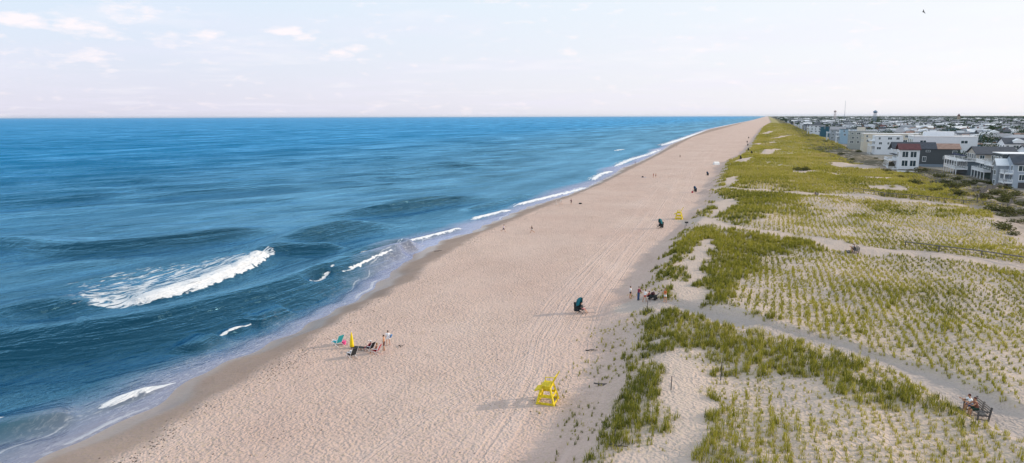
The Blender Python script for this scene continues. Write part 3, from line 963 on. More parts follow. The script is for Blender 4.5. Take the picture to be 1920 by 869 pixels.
def sow(y0, y1, mode):
    if mode == 'rows':
        X, Y = sample_region(y0, y1, 0, 0.34 if y0 < 140 else 0.55)
        v = veg_density(X, Y)
        keep_ = rng.uniform(0, 1, len(X)) < np.clip(v * 2.2 * (0.55 + 0.9 * fbm(X / 2.5, Y / 3.5, 662)), 0, 0.95) * (v > 0.04)
        X, Y, v = X[keep_], Y[keep_], v[keep_]
        h = rng.uniform(0.22, 0.62, len(X)) * (0.8 + 0.7 * v)
        big = rng.uniform(0, 1, len(X)) < 0.10
        h = np.where(big, h * 1.5, h)
        dist = np.hypot(X, Y)
        w = 0.022 + 0.00022 * dist
        tint = np.clip(0.42 + 0.5 * (fbm(X / 12, Y / 12, 611) - 0.5) * 2 + 0.33 * sstep(90, 260, Y), 0, 1)
        parts.append(tufts_mesh(X, Y, h * rng.uniform(0.7, 1.25, len(X)), 11 if y0 < 140 else 8, w, tint, 0.07 + 0.10 * v))
    else:
        dens = mode
        X, Y = sample_region(y0, y1, dens, None)
        v = veg_density(X, Y)
        keep_ = rng.uniform(0, 1, len(X)) < np.clip((v - np.where(Y < 170, 0.56, 0.42)) * 2.6, 0, 1)
        X, Y, v = X[keep_], Y[keep_], v[keep_]
        dist = np.hypot(X, Y)
        sc = np.clip(1.0 / np.sqrt(dens), 0.8, 3.2)
        h = rng.uniform(0.55, 1.05, len(X)) * (1 + 0.12 * (sc - 0.8))
        w = 0.026 + 0.00030 * dist
        tint = np.clip(0.24 + 1.0 * (fbm(X / 15, Y / 22, 611) - 0.5) + 0.45 * sstep(140, 400, Y), 0, 1)
        parts.append(tufts_mesh(X, Y, h, 14 if y0 < 140 else 10, w, tint, np.full(len(X), 0.16 * sc + 0.1)))


def sow_small(y0, y1, dens):
    X, Y = sample_region(y0, y1, dens, None)
    v = veg_density(X, Y)
    ok = rng.uniform(0, 1, len(X)) < np.clip(v * 1.5, 0, 0.8) * (v > 0.05) * (0.35 + fbm(X / 5, Y / 5, 640))
    X, Y = X[ok], Y[ok]
    tint = np.clip(0.55 + 0.7 * (fbm(X / 9, Y / 9, 655) - 0.35), 0, 1)
    parts.append(tufts_mesh(X, Y, rng.uniform(0.16, 0.42, len(X)), 7, 0.018 + 0.00022 * np.hypot(X, Y), tint, np.full(len(X), 0.10)))


sow(34, 140, 'rows'); sow(140, 330, 'rows')
sow_small(34, 140, 5.0); sow_small(140, 300, 2.2)
sow(34, 140, 4.2); sow(140, 250, 2.4); sow(250, 450, 0.9); sow(450, 900, 0.35); sow(900, 2200, 0.09)
off = 0
Vs, Fs, As = [], [], []
for v, f, a in parts:
    Vs.append(v); Fs.append(f + off); As.append(a); off += len(v)
me = np_mesh('dune_grass', np.concatenate(Vs), np.concatenate(Fs), MAT_GRASS, False, dict(tint=np.concatenate(As)))
print('grass tris', len(me.polygons))
tag(link(bpy.data.objects.new('dune_grass', me)), 'yellow green beach grass planted in rows on the pale dune sand', 'grass', kind='stuff')


# ------------------------------------------------------------------ houses
GLASS = NT('window_glass')
GLASS = GLASS.done(GLASS.bsdf((0.03, 0.055, 0.07), 0.12, 0.6))
TRIM = M('white_trim', (0.86, 0.87, 0.90), 0.5, var=0.05)
WALLS = {
    'white': siding('white_boards', (0.80, 0.81, 0.85)), 'pale grey': siding('pale_grey_shingles', (0.36, 0.39, 0.44)),
    'cream': siding('cream_boards', (0.66, 0.60, 0.50)), 'tan': siding('tan_shingles', (0.40, 0.33, 0.26)),
    'blue grey': siding('blue_grey_boards', (0.25, 0.33, 0.40)), 'dark grey': siding('dark_grey_shingles', (0.085, 0.095, 0.105)),
    'light blue': siding('light_blue_boards', (0.36, 0.50, 0.62)), 'teal': siding('dark_teal_boards', (0.045, 0.13, 0.18)),
    'dark green': siding('dark_green_boards', (0.06, 0.095, 0.085)), 'beige': siding('beige_boards', (0.52, 0.46, 0.40)),
}
ROOFS = {
    'white': M('white_roof', (0.78, 0.77, 0.78), 0.6, var=0.08, scale=0.8), 'grey': M('grey_shingle_roof', (0.27, 0.28, 0.31), 0.85, var=0.25, scale=0.9),
    'dark': M('dark_slate_roof', (0.055, 0.065, 0.085), 0.8, var=0.3, scale=0.9), 'brown': M('brown_shingle_roof', (0.30, 0.20, 0.165), 0.85, var=0.25, scale=0.9),
    'silver': M('silver_roof', (0.36, 0.38, 0.42), 0.6, var=0.15, scale=0.9), 'red': M('dull_red_roof', (0.12, 0.045, 0.05), 0.85, var=0.25, scale=0.9),
}

_f = MB()
for b_ in ((-.5, .5, .42, .5), (-.5, .5, -.5, -.42), (-.5, -.42, -.42, .42), (.42, .5, -.42, .42)):
    _f.box(b_[0], b_[1], -0.07, 0.02, b_[2], b_[3])
_f.box(-0.025, 0.025, -0.05, 0.0, -0.42, 0.42)
FRAME_ME = _f.mesh('window_frame', TRIM)
PANE_ME = MB().box(-.46, .46, -0.03, 0.015, -.46, .46).mesh('window_pane', GLASS)
BIGPANE_ME = MB().box(-.5, .5, -0.04, 0.015, -.5, .5).mesh('window_pane_plain', GLASS)


def add_window(parent, face, a, z, w, h, wx, wy, framed=True, depth=1.0):
    """face 's' looks back along the beach, 'w' looks at the sea; a = distance along that face"""
    if framed:
        o = bpy.data.objects.new('window', FRAME_ME)
        link(o, parent)
        g = bpy.data.objects.new('pane', PANE_ME)
        link(g, o)
    else:
        o = bpy.data.objects.new('window', BIGPANE_ME)
        link(o, parent)
    o.scale = (w, depth, h)
    if face == 's':
        o.location = (a, -0.003, z)
    elif face == 'w':
        o.location = (-0.003, a, z); o.rotation_euler = (0, 0, -pi / 2)
    elif face == 'n':
        o.location = (a, wy + 0.003, z); o.rotation_euler = (0, 0, pi)
    return o


def roof_mesh(kind, wx, wy, zt, h, over=0.45):
    m = MB()
    if kind == 'flat':
        m.box(-0.15, wx + 0.15, -0.15, wy + 0.15, zt + 0.003, zt + 0.28)
    elif kind == 'gable_x':     # ridge runs inland
        m.prism([(-over, zt - 0.12), (wy / 2, zt + h), (wy + over, zt - 0.12), (wy + over, zt + 0.06), (wy / 2, zt + h + 0.22), (-over, zt + 0.06)], 'x', -over, wx + over)
    elif kind == 'gable_y':
        m.prism([(-over, zt - 0.12), (wx / 2, zt + h), (wx + over, zt - 0.12), (wx + over, zt + 0.06), (wx / 2, zt + h + 0.22), (-over, zt + 0.06)], 'y', -over, wy + over)
    elif kind == 'hip':
        r = min(wx, wy) * 0.42
        b = [(-over, -over), (wx + over, -over), (wx + over, wy + over), (-over, wy + over)]
        t_ = [(r, wy / 2), (wx - r, wy / 2)] if wx >= wy else [(wx / 2, r), (wx / 2, wy - r)]
        vs = [(x, y, zt) for x, y in b] + [(x, y, zt + h) for x, y in t_]
        if wx >= wy: fs = [(0, 1, 5, 4), (1, 2, 5), (2, 3, 4, 5), (3, 0, 4), (3, 2, 1, 0)]
        else: fs = [(0, 1, 4), (1, 2, 5, 4), (2, 3, 5), (3, 0, 4, 5), (3, 2, 1, 0)]
        m.add(vs, fs)
    return m


def wall_mesh(kind, wx, wy, z0, zt, h):
    m = MB()
    if kind == 'gable_x':
        m.prism([(0, z0), (wy, z0), (wy, zt), (wy / 2, zt + h - 0.02), (0, zt)], 'x', 0, wx)
    elif kind == 'gable_y':
        m.prism([(0, z0), (wx, z0), (wx, zt), (wx / 2, zt + h - 0.02), (0, zt)], 'y', 0, wy)
    else:
        m.box(0, wx, 0, wy, z0, zt)
    return m


def railing(parent, pts, h=1.0, gap=1.6, mat=TRIM, pickets=False):
    m = MB()
    for a, b in zip(pts[:-1], pts[1:]):
        a, b = Vector(a), Vector(b)
        up = Vector((0, 0, h))
        m.bar(a + up, b + up, 0.10, 0.09)
        m.bar(a + up * 0.55, b + up * 0.55, 0.05)
        m.bar(a + up * 0.15, b + up * 0.15, 0.07)
        n = max(1, int((b - a).length / gap))
        for i in range(n + 1):
            p = a.lerp(b, i / n)
            m.bar(p, p + up * 1.06, 0.11)
        if pickets:
            n = max(1, int((b - a).length / 0.32))
            for i in range(n):
                p = a.lerp(b, (i + .5) / n)
                m.bar(p + up * 0.15, p + up, 0.045)
    return m.build('railing', mat, parent)


def deck(parent, x0, x1, y0, y1, z, zg=None, sides='wsn', mat=TRIM, name='deck', pickets=True, th=0.32):
    d = MB().box(x0, x1, y0, y1, z - th, z).build(name, mat, parent)
    run = []
    c = {'a': (x0 + .06, y0 + .06, z), 'b': (x1 - .06, y0 + .06, z), 'c': (x1 - .06, y1 - .06, z), 'd': (x0 + .06, y1 - .06, z)}
    seq = {'ws': 'bad', 'wsn': 'badc', 'w': 'ad', 's': 'ab', 'all': 'abcda'}[sides]
    railing(d, [c[k] for k in seq], pickets=pickets)
    if zg is not None:
        ny = max(1, round((y1 - y0) / 4.0))
        for i in range(ny + 1):
            y = y0 + 0.2 + (y1 - y0 - 0.4) * i / ny
            MB().box(x0 + 0.08, x0 + 0.34, y - 0.13, y + 0.13, zg, z - th).build('post', mat, d)
    return d


def new_house(name, x, y, label, cat='house', group=None, rz=0.0):
    e = empty(name, (x, y, 3.1), rz)
    tag(e, label, cat, group)
    return e


FR = 'houses in the front row behind the dune'

# 1: grey shingled house at the right edge, with an entry tower and balconies towards the sea
p = ground(1897, 353)
h = new_house('beach_house', p.x, p.y, 'nearest house: grey shingles, white trimmed windows, dark roof, at the right edge', group=FR)
wx, wy = 15.0, 11.0
wall_mesh('gable_x', wx, wy, -0.5, 8.0, 2.8).build('wall', siding('blue_shingles', (0.42, 0.47, 0.55)), h)
roof_mesh('gable_x', wx, wy, 8.0, 2.8).build('roof', ROOFS['dark'], h)
for a, z, w, hh in ((2.4, 6.6, 2.6, 2.0), (2.4, 3.6, 1.7, 2.1), (7.4, 6.6, 2.6, 2.0), (7.4, 3.6, 1.7, 2.1), (12.0, 6.6, 1.6, 2.0)):
    add_window(h, 's', a, z, w, hh, wx, wy)
for a, z in ((2.0, 3.4), (2.0, 6.6), (7.4, 3.4), (7.4, 6.6)):
    add_window(h, 'w', a, z, 2.0, 1.9, wx, wy)
MB().box(1.6, 4.6, -0.05, 0.1, -0.3, 2.0).build('garage_door', DARK_WOOD, h)
deck(h, -2.6, 0, 0.0, 5.2, 4.9, -0.5, 'wsn'); deck(h, -2.6, 0, 0.0, 5.2, 1.9, None, 'wsn')
tw = MB().prism([(5.4, -0.5), (9.6, -0.5), (9.6, 7.2), (7.5, 8.9), (5.4, 7.2)], 'x', -3.2, 0.0).build('tower', WALLS['pale grey'], h)
MB().prism([(4.9, 7.0), (7.5, 9.1), (10.1, 7.0), (10.1, 7.25), (7.5, 9.4), (4.9, 7.25)], 'x', -3.7, 0.6).build('porch_roof', TRIM, h)
for z, w in ((1.0, 2.6), (4.3, 2.6)):
    o = add_window(tw, 'w', 7.5, z + 0.4, w, 1.7, wx, wy); o.location.x = -3.21
MB().box(5.5, 7.6, 4.0, 6.0, 8.4, 13.2).build('chimney', WALLS['dark green'], h)

# 2: dark green upper house set back, behind the first
p2 = (p.x + 1.0, p.y + 16)
h = new_house('beach_house', p2[0], p2[1], 'dark grey house with white roof edge and square green chimney behind the nearest house', group=FR)
wx, wy = 20, 12
wall_mesh('flat', wx, wy, -0.5, 10.4, 0).build('wall', WALLS['dark grey'], h)
roof_mesh('flat', wx, wy, 10.4, 0, 0).build('roof', TRIM, h)
for a in (2.2, 5.6, 12.5, 16.5):
    add_window(h, 's', a, 8.4, 2.2, 2.2, wx, wy)
for a in (2.2, 6, 9.6):
    add_window(h, 'w', a, 8.4, 2.4, 2.0, wx, wy); add_window(h, 'w', a, 5.2, 2.0, 2.0, wx, wy)
MB().box(7.8, 10.2, -0.7, 1.2, -0.4, 11.6).build('chimney', M('chimney_green', (0.20, 0.24, 0.21), 0.8), h)
deck(h, -3.0, 0, 0.5, 9.5, 6.4, None, 'wsn')

# 3: white house of stepped decks
p = ground(1866, 339)
h = new_house('beach_house', p.x, p.y + 3, 'white house with stepped decks and dark green base, beside the grey shingled house', group=FR)
wx, wy = 16, 17
wall_mesh('flat', wx, wy, -0.5, 3.0, 0).build('wall', WALLS['dark green'], h)
w2 = MB().box(0.8, wx, 0.6, wy - 0.5, 3.0, 6.2).build('wall', WALLS['dark green'], h)
w3 = MB().box(4.5, wx - 1, 2.0, wy - 2, 6.2, 9.4).build('wall', WALLS['white'], h)
MB().box(4.2, wx - 0.7, 1.7, wy - 1.7, 9.4, 9.8).build('roof', ROOFS['white'], h)
deck(h, -3.2, 1.0, 0, wy, 3.1, -0.6, 'wsn')
deck(h, -3.2, 4.5, -0.2, wy - 5, 6.2, None, 'wsn')
for a in (2.5, 6.5, 10.5, 14.5):
    o = add_window(h, 'w', a, 4.7, 2.6, 2.2, wx, wy); o.location.x = 0.79
for a in (4.0, 7.5, 11.0):
    o = add_window(h, 'w', a, 7.9, 2.4, 2.0, wx, wy); o.location.x = 4.49
for a in (7, 11):
    o = add_window(h, 's', a, 7.9, 2.0, 1.8, wx, wy); o.location.y = 1.99
for a in (4, 9):
    o = add_window(h, 's', a, 4.6, 1.8, 1.8, wx, wy); o.location.y = 0.59

# 4: white house with two long verandas and dark gabled roof
p = ground(1815, 330)
h = new_house('beach_house', p.x, p.y + 2, 'white house with two long verandas on columns under a dark gabled roof', group=FR)
wx, wy = 17, 20
wall_mesh('flat', wx, wy, -0.5, 6.0, 0).build('wall', siding('slate_boards', (0.13, 0.16, 0.19)), h)
up = MB().prism([(1.5, 5.98), (wy - 4, 5.98), (wy - 4, 8.6), (wy / 2 - 1, 11.0), (1.5, 8.6)], 'x', 3.2, wx).build('wall', WALLS['beige'], h)
MB().prism([(0.9, 8.4), (wy / 2 - 1, 11.1), (wy - 3.4, 8.4), (wy - 3.4, 8.65), (wy / 2 - 1, 11.4), (0.9, 8.65)], 'x', 2.6, wx + .5).build('roof', ROOFS['dark'], h)
deck(h, -4.2, 0, -0.5, wy, 2.7, -0.8, 'wsn')
deck(h, -4.2, 3.2, -0.5, wy, 6.0, 2.7, 'wsn')
for a in (2, 5.5, 9, 12.5, 16, 18.6):
    add_window(h, 'w', a, 4.2, 2.3, 2.3, wx, wy)
for a in (4, 7.5, 11, 14):
    o = add_window(h, 'w', a, 7.5, 2.3, 2.0, wx, wy); o.location.x = 3.19
for a in (5, 9, 13):
    o = add_window(h, 's', a, 7.4, 1.8, 1.6, wx, wy); o.location.y = 1.49
    add_window(h, 's', a, 4.0, 1.8, 1.8, wx, wy)
for a in (2.5, 9.5, 15):
    u = MB().tube((0, 0, 0), (0, 0, 2.0), 0.05, n=6)
    # closed dark garden umbrella / awning over the upper veranda
    e = empty('veranda_umbrella', (h.location.x - 1.5, h.location.y + a, 3.1 + 6.0))
    tag(e, {2.5: 'small dark umbrella at the near end of the upper white veranda', 9.5: 'small dark umbrella halfway along the upper white veranda', 15: 'small dark umbrella at the far end of the upper white veranda'}[a], 'umbrella')
    u.build('pole', TRIM, e)
    c_ = MB(); n_ = 8
    c_.add([(1.5 * cos(2 * pi * i / n_), 1.5 * sin(2 * pi * i / n_), 1.75) for i in range(n_)] + [(0, 0, 2.45), (0, 0, 1.95)],
           [(i, (i + 1) % n_, n_) for i in range(n_)] + [((i + 1) % n_, i, n_ + 1) for i in range(n_)])
    c_.build('canopy', M('navy_canvas', (0.03, 0.04, 0.08), 0.9), e)

# 5a: dark house with a brown roof, 5b: big white box behind
p = ground(1708, 312)
h = new_house('beach_house', p.x, p.y, 'dark grey house with a brown roof in front of the big white box house', group=FR)
wx, wy = 19.5, 9
wall_mesh('gable_x', wx, wy, 1.2, 8.4, 2.2).build('wall', WALLS['dark grey'], h)
MB().box(-0.8, wx + 1.2, -1.2, wy, -0.5, 1.2).build('foundation', siding('foundation_blue', (0.24, 0.29, 0.36)), h)
roof_mesh('gable_x', wx, wy, 8.4, 2.2).build('roof', ROOFS['brown'], h)
for a, z, w, hh in ((5.2, 3.6, 1.6, 2.4), (14, 4.4, 2.4, 1.5), (6.5, 7.3, 1.8, 0.9), (17.4, 7.0, 1.8, 1.3)):
    add_window(h, 's', a, z, w, hh, wx, wy)
for a in (2.3, 6.5):
    add_window(h, 'w', a, 3.6, 2.2, 2.0, wx, wy); add_window(h, 'w', a, 6.8, 2.2, 1.6, wx, wy)
deck(h, -3.5, 0, 0.5, 7, 2.0, -0.5, 'wsn')
h = new_house('beach_house', p.x + 2.5, p.y + 14, 'big plain white box house rising behind the brown roofed dark house', group=FR)
wx, wy = 27, 15
wall_mesh('flat', wx, wy, -0.5, 13.6, 0).build('wall', WALLS['white'], h)
roof_mesh('flat', wx, wy, 13.6, 0, 0).build('roof', ROOFS['white'], h)
MB().box(6, 18, 5, 12, 13.9, 16.0).build('penthouse', WALLS['white'], h)
for a, w in ((4.2, 3.0), (21.5, 3.2)):
    add_window(h, 's', a, 11.2, w, 1.5, wx, wy)
for a in (3, 7.5, 12):
    for z in (5, 8.4, 11.5):
        add_window(h, 'w', a, z, 2.6, 2.0, wx, wy)
railing(h, [(wx, 0.1, 13.9), (0.1, 0.1, 13.9), (0.1, wy, 13.9)], pickets=False)

# 6: white house with bay tower, balconies and dark roofs
p = ground(1684, 319)
h = new_house('beach_house', p.x, p.y, 'white house with a windowed bay, dark red gabled roof and balconies facing the sea', group=FR)
wx, wy = 7.6, 17
wall_mesh('flat', wx, wy, 1.0, 9.4, 0).build('wall', WALLS['white'], h)
MB().box(0.2, wx - 0.3, 0.3, wy - 0.4, -0.6, 1.0).build('foundation', WALLS['dark green'], h)
MB().prism([(-0.5, 9.3), (3.6, 11.6), (7.6, 9.3), (7.6, 9.55), (3.6, 11.9), (-0.5, 9.55)], 'x', -0.6, wx + .4).build('roof', ROOFS['red'], h)
MB().prism([(7.7, 9.3), (12.2, 12.0), (17.5, 9.3), (17.5, 9.55), (12.2, 12.3), (7.7, 9.55)], 'x', -1.8, wx + 8).build('roof', ROOFS['dark'], h)
for z in (3.6, 7.4):
    add_window(h, 's', 2.2, z, 2.6, 2.8, wx, wy); add_window(h, 's', 5.3, z, 2.6, 2.8, wx, wy)
for a in (8.2, 11.8, 15.2):
    for z in (3.0, 6.4):
        add_window(h, 'w', a, z, 2.4, 2.2, wx, wy)
add_window(h, 'w', 3.5, 7.2, 2.6, 2.4, wx, wy)
deck(h, -4.0, 0, 0.0, wy, 1.1, -0.8, 'wsn'); deck(h, -3.4, 0, 6.0, wy, 4.6, 1.1, 'wsn')
MB().prism([(5.6, 6.9), (wy + .3, 6.9), (wy + .3, 7.1), (5.6, 7.1)], 'x', -1.4, 0).build('porch_roof', ROOFS['dark'], h)
MB().box(-1.0, 7.5, -4.2, 0, 0.2, 0.55).build('walkway', TRIM, h)

# 7: further front row houses
def simple(x, y, wx, wy, H, kind, rh, wall, roof, label, group, wins=((3, 2), (2, 2)), framed=True, decks=0, extra=None, cat='house', base=None, name='beach_house'):
    h = new_house(name, x, y, label, cat, group)
    w = wall_mesh(kind, wx, wy, -0.5, H, rh).build('wall', WALLS[wall] if isinstance(wall, str) else wall, h)
    roof_mesh(kind, wx, wy, H, rh).build('roof', ROOFS[roof], h)
    fl = max(1, int(H // 3.0))
    (ns, fs_), (nw, fw_) = wins
    for i in range(ns):
        for k in range(min(fs_, fl)):
            add_window(h, 's', wx * (i + .5) / ns + (0.35 if (i + k) % 2 else -0.3), H - 1.5 - 3.0 * k, 1.2 + 0.7 * ((i * 2 + k) % 3), 1.6, wx, wy, framed)
    for i in range(nw):
        for k in range(min(fw_, fl)):
            add_window(h, 'w', wy * (i + .5) / nw, H - 1.5 - 3.0 * k, 1.9, 1.8, wx, wy, framed)
    for k in range(decks):
        deck(h, -2.6, 0, 0.4, wy - 0.4, H - 2.9 - 3.1 * k, -0.5 if k == decks - 1 else None, 'wsn', pickets=False)
    return h


p = ground(1642, 291)
simple(p.x, p.y + 6, 15, 14, 11.5, 'flat', 0, 'white', 'white', 'white flat roofed house between the tan narrow house and the windowed bay house', FR, ((3, 3), (3, 3)), decks=2)
simple(p.x - 3, p.y + 36, 40, 14, 12.0, 'flat', 0, 'cream', 'white', 'long low cream building with a bright white flat roof behind the front row', FR, ((9, 2), (3, 2)))
p = ground(1633, 284)
simple(p.x - 1.5, p.y + 60, 9, 12, 12.0, 'flat', 0, 'tan', 'silver', 'narrow tan house with flat roof right beside the tall grey house', FR, ((2, 3), (2, 3)), decks=1)
p = ground(1592, 280)
h = simple(p.x, p.y, 17, 14, 12.8, 'flat', 0, siding('stone_grey_shingles', (0.38, 0.40, 0.39)), 'silver', 'tall grey three storey house with rows of small windows and rooftop box', FR, ((5, 3), (2, 3)))
MB().box(5, 10, 4, 9, 13.08, 15.6).build('penthouse', WALLS['cream'], h)
railing(h, [(17, 0.1, 13.08), (0.1, 0.1, 13.08), (0.1, 14, 13.08)], pickets=False)
p = ground(1574, 270)
simple(p.x, p.y, 13, 12, 12.3, 'flat', 0, 'light blue', 'dark', 'light blue house with flat dark roof edge left of the tall grey house', FR, ((2, 2), (2, 3)), decks=2)
p = ground(1556, 264)
simple(p.x, p.y, 13, 14, 11.0, 'gable_x', 2.6, 'pale grey', 'grey', 'pale grey gabled house with slanting outside stairs beside the light blue house', FR, ((3, 3), (2, 2)), decks=1)
p = ground(1538, 257)
simple(p.x, p.y, 17, 16, 11.5, 'flat', 0, 'teal', 'dark', 'dark teal house in the front row, left of the pale grey gabled house', FR, ((2, 1), (2, 2)))
p = ground(1518, 252)
simple(p.x, p.y, 18, 16, 11.5, 'hip', 2.6, 'white', 'dark', 'white house with dark hipped roof and balconies, left of the dark teal house', FR, ((4, 3), (2, 3)), decks=2)

# the rest of the town: the houses nearest the camera are things of their own
front_x = np.array([1000, 4000])
cands = []
kx = 0
rowx = [0, 25, 47, 72, 95, 120, 143, 168, 192, 216, 240, 264, 288, 312, 336, 360]
for r, rx in enumerate(rowx):
    y = 285 + (r % 3) * 6
    n = 0
    while y < 1500:
        wyh = random.uniform(8.5, 12.5)
        x = float(xhouse(y)) + rx + random.uniform(-2.5, 2.5) + (3 if r else 0)
        if x < 0.33 * y + 10 and not (r == 0 and y < 1060) and not (r == 1 and y < 640 and x < 99) and not (r == 2 and y < 360):
            cands.append((math.hypot(x, y), r, x, y, wyh))
        y += wyh + random.uniform(4, 7)
        n += 1
        if n % 6 == 0: y += 9
cands.sort()
wn_ = list(WALLS); WW = [11, 8, 6, 6, 9, 5, 5, 4, 3, 6]
rn_ = list(ROOFS); RW = [3, 10, 9, 4, 6, 1]
feats = ['and rooftop railing', 'and chimney', 'and dormer', 'and plain eaves']
rows_txt = ['front row', 'second row', 'third row', 'fourth row', 'fifth row', 'sixth row', 'seventh row',
            'eighth row', 'ninth row', 'tenth row', 'eleventh row', 'twelfth row', 'thirteenth row', 'fourteenth row', 'fifteenth row', 'sixteenth row']
used = {}
NIND = 275
for i, (dist, r, x, y, wyh) in enumerate(cands[:NIND]):
    wl_, rf_ = random.choices(wn_, WW)[0], random.choices(rn_, RW)[0]
    kind = random.choices(['gable_x', 'gable_y', 'hip', 'flat'], [5, 3, 2, 4])[0]
    H = random.choices([6.2, 8.4, 9.2, 10.2], [3, 4, 4, 2])[0] - (1.0 if r > 4 else 0)
    wxh = random.uniform(11, 17)
    ft = random.choice(feats)
    kt = {'gable_x': 'gabled', 'gable_y': 'broad gabled', 'hip': 'hipped', 'flat': 'flat'}[kind]
    band = 'nearby' if dist < 480 else 'middle distance' if dist < 850 else 'far off'
    lab = f'{wl_} house, {rf_} {kt} roof {ft}, {rows_txt[r]}, {band}'
    if lab in used:
        ft = feats[(feats.index(ft) + 1) % 4]
        lab = f'{wl_} house, {rf_} {kt} roof {ft}, {rows_txt[r]}, {band}'
    used[lab] = 1
    near = dist < 620
    rh = random.uniform(1.8, 2.8)
    h = simple(x, y, wxh, wyh, H, kind, rh, wl_, rf_, lab, 'houses of the beach town',
               ((4, 2), (3, 2)) if near else ((2, 1), (2, 1)), framed=near and dist < 460, decks=1 if (near and random.random() < 0.4) else 0)
    if ft == feats[0]:
        zt = H + (0.28 if kind == 'flat' else rh * 0.5)
        if kind == 'flat':
            railing(h, [(wxh, 0.1, zt), (0.1, 0.1, zt), (0.1, wyh, zt)])
        else:
            MB().box(wxh * .3, wxh * .7, wyh * .25, wyh * .75, zt, H + rh + 0.6).build('roof_deck', TRIM, h)
    elif ft == feats[1]:
        MB().box(wxh * .6, wxh * .6 + 1.1, wyh * .45, wyh * .45 + 1.2, H - 1, H + (rh if kind != 'flat' else 0) + 1.5).build('chimney', M('brick_chimney', (0.22, 0.13, 0.10), 0.9), h)
    elif ft == feats[2]:
        MB().prism([(wxh * .3, H - .6), (wxh * .7, H - .6), (wxh * .7, H + 1.4), (wxh * .5, H + 2.5), (wxh * .3, H + 1.4)], 'y', 0.3, wyh * .5).build('dormer', TRIM, h)

# farther houses than anyone could tell apart: one object per roof and wall tone would still be one mass of town
cols_ = [('pale', WALLS['white']), ('roof', ROOFS['grey']), ('dark', ROOFS['dark']), ('light', ROOFS['silver']), ('tan', WALLS['beige'])]
far_mb = MB(); fmat = []
far_list = [c for c in cands[NIND:]]
for _ in range(2600):
    y = 900 * math.exp(random.uniform(0, 2.35))
    x = random.uniform(62, min(0.34 * y + 20, 1000 + 0.05 * y))
    if y < 1500 and x < 440: continue
    far_list.append((0, 9, x, y, random.uniform(9, 14)))
FV, FF, FM = [], [], []
for (_, r, x, y, wyh) in far_list:
    wxh = random.uniform(10, 17); H = random.choice([5.5, 6.5, 8, 9.5]); rh = random.uniform(1.5, 2.8)
    if y > 2500: wxh *= 1.5; wyh *= 1.3
    b = len(FV); z0 = 3.0
    FV += [(x, y, z0), (x + wxh, y, z0), (x + wxh, y + wyh, z0), (x, y + wyh, z0), (x, y, z0 + H), (x + wxh, y, z0 + H), (x + wxh, y + wyh, z0 + H), (x, y + wyh, z0 + H),
           (x, y + wyh / 2, z0 + H + rh), (x + wxh, y + wyh / 2, z0 + H + rh)]
    FF += [(b, b + 1, b + 5, b + 4), (b, b + 4, b + 7, b + 3), (b + 1, b + 2, b + 6, b + 5), (b + 4, b + 8, b + 7), (b + 5, b + 6, b + 9), (b + 4, b + 5, b + 9, b + 8), (b + 7, b + 8, b + 9, b + 6)]
    wm = random.choice([0, 0, 4, 2, 1]); rm = random.choice([1, 1, 3, 2, 2, 0])
    FM += [wm] * 5 + [rm] * 2
me = bpy.data.meshes.new('far_houses')
me.from_pydata(FV, [], FF)
for _, m_ in cols_: me.materials.append(m_)
me.polygons.foreach_set('material_index', FM)
tag(link(bpy.data.objects.new('far_houses', me)), 'mass of small pale house roofs filling the island towards the horizon', 'houses', kind='stuff')

# ------------------------------------------------------------------ trees and shrubs
def leaf_cloud(lumps, n, size, mat, name):
    """many leaf sized faces spread through uneven lumps"""
    vs, tint = [], []
    tot = sum(l[3] ** 2 for l in lumps)
    for (cx, cy, cz, r) in lumps:
        k = max(8, int(n * r * r / tot))
        d = rng.normal(0, 1, (k, 3)); d /= np.linalg.norm(d, axis=1)[:, None]
        rad_ = r * rng.uniform(0.55, 1.08, k) ** 0.6
        c = np.array([cx, cy, cz]) + d * rad_[:, None] * np.array([1, 1, 0.8])
        a = rng.normal(0, 1, (k, 3)); a /= np.linalg.norm(a, axis=1)[:, None]
        b = np.cross(a, rng.normal(0, 1, (k, 3))); b /= np.linalg.norm(b, axis=1)[:, None]
        s = size * rng.uniform(0.6, 1.4, k)[:, None]
        vs.append(np.stack([c - a * s, c - b * s * .6, c + a * s, c + b * s * .6], 1))
        tint.append(np.repeat(rng.uniform(0, 1, k), 4))
    V = np.concatenate(vs).reshape(-1, 3)
    F = np.arange(len(V)).reshape(-1, 4)
    return np_mesh(name, V, F, mat, False, dict(tint=np.concatenate(tint)))


def tree_protos():
    out = []
    for k in range(4):
        H = 8.0 + k * 1.2
        lumps = [(random.uniform(-2.4, 2.4), random.uniform(-2.4, 2.4), H * random.uniform(0.5, 0.98), random.uniform(1.3, 2.4)) for _ in range(10)]
        e = empty('tree', (0, 0, -500))
        tr = MB().tube((0, 0, -0.3), (0.1, 0, H * 0.45), 0.22, 0.14, 7)
        for l in lumps[:5]:
            tr.tube((0.1, 0, H * 0.42), (l[0] * .8, l[1] * .8, l[2]), 0.10, 0.03, 5)
        tr.build('trunk', BARK, e)
        link(bpy.data.objects.new('crown', leaf_cloud(lumps, 520, 0.30, MAT_TREE, 'crown')), e)
        out.append(e)
    return out


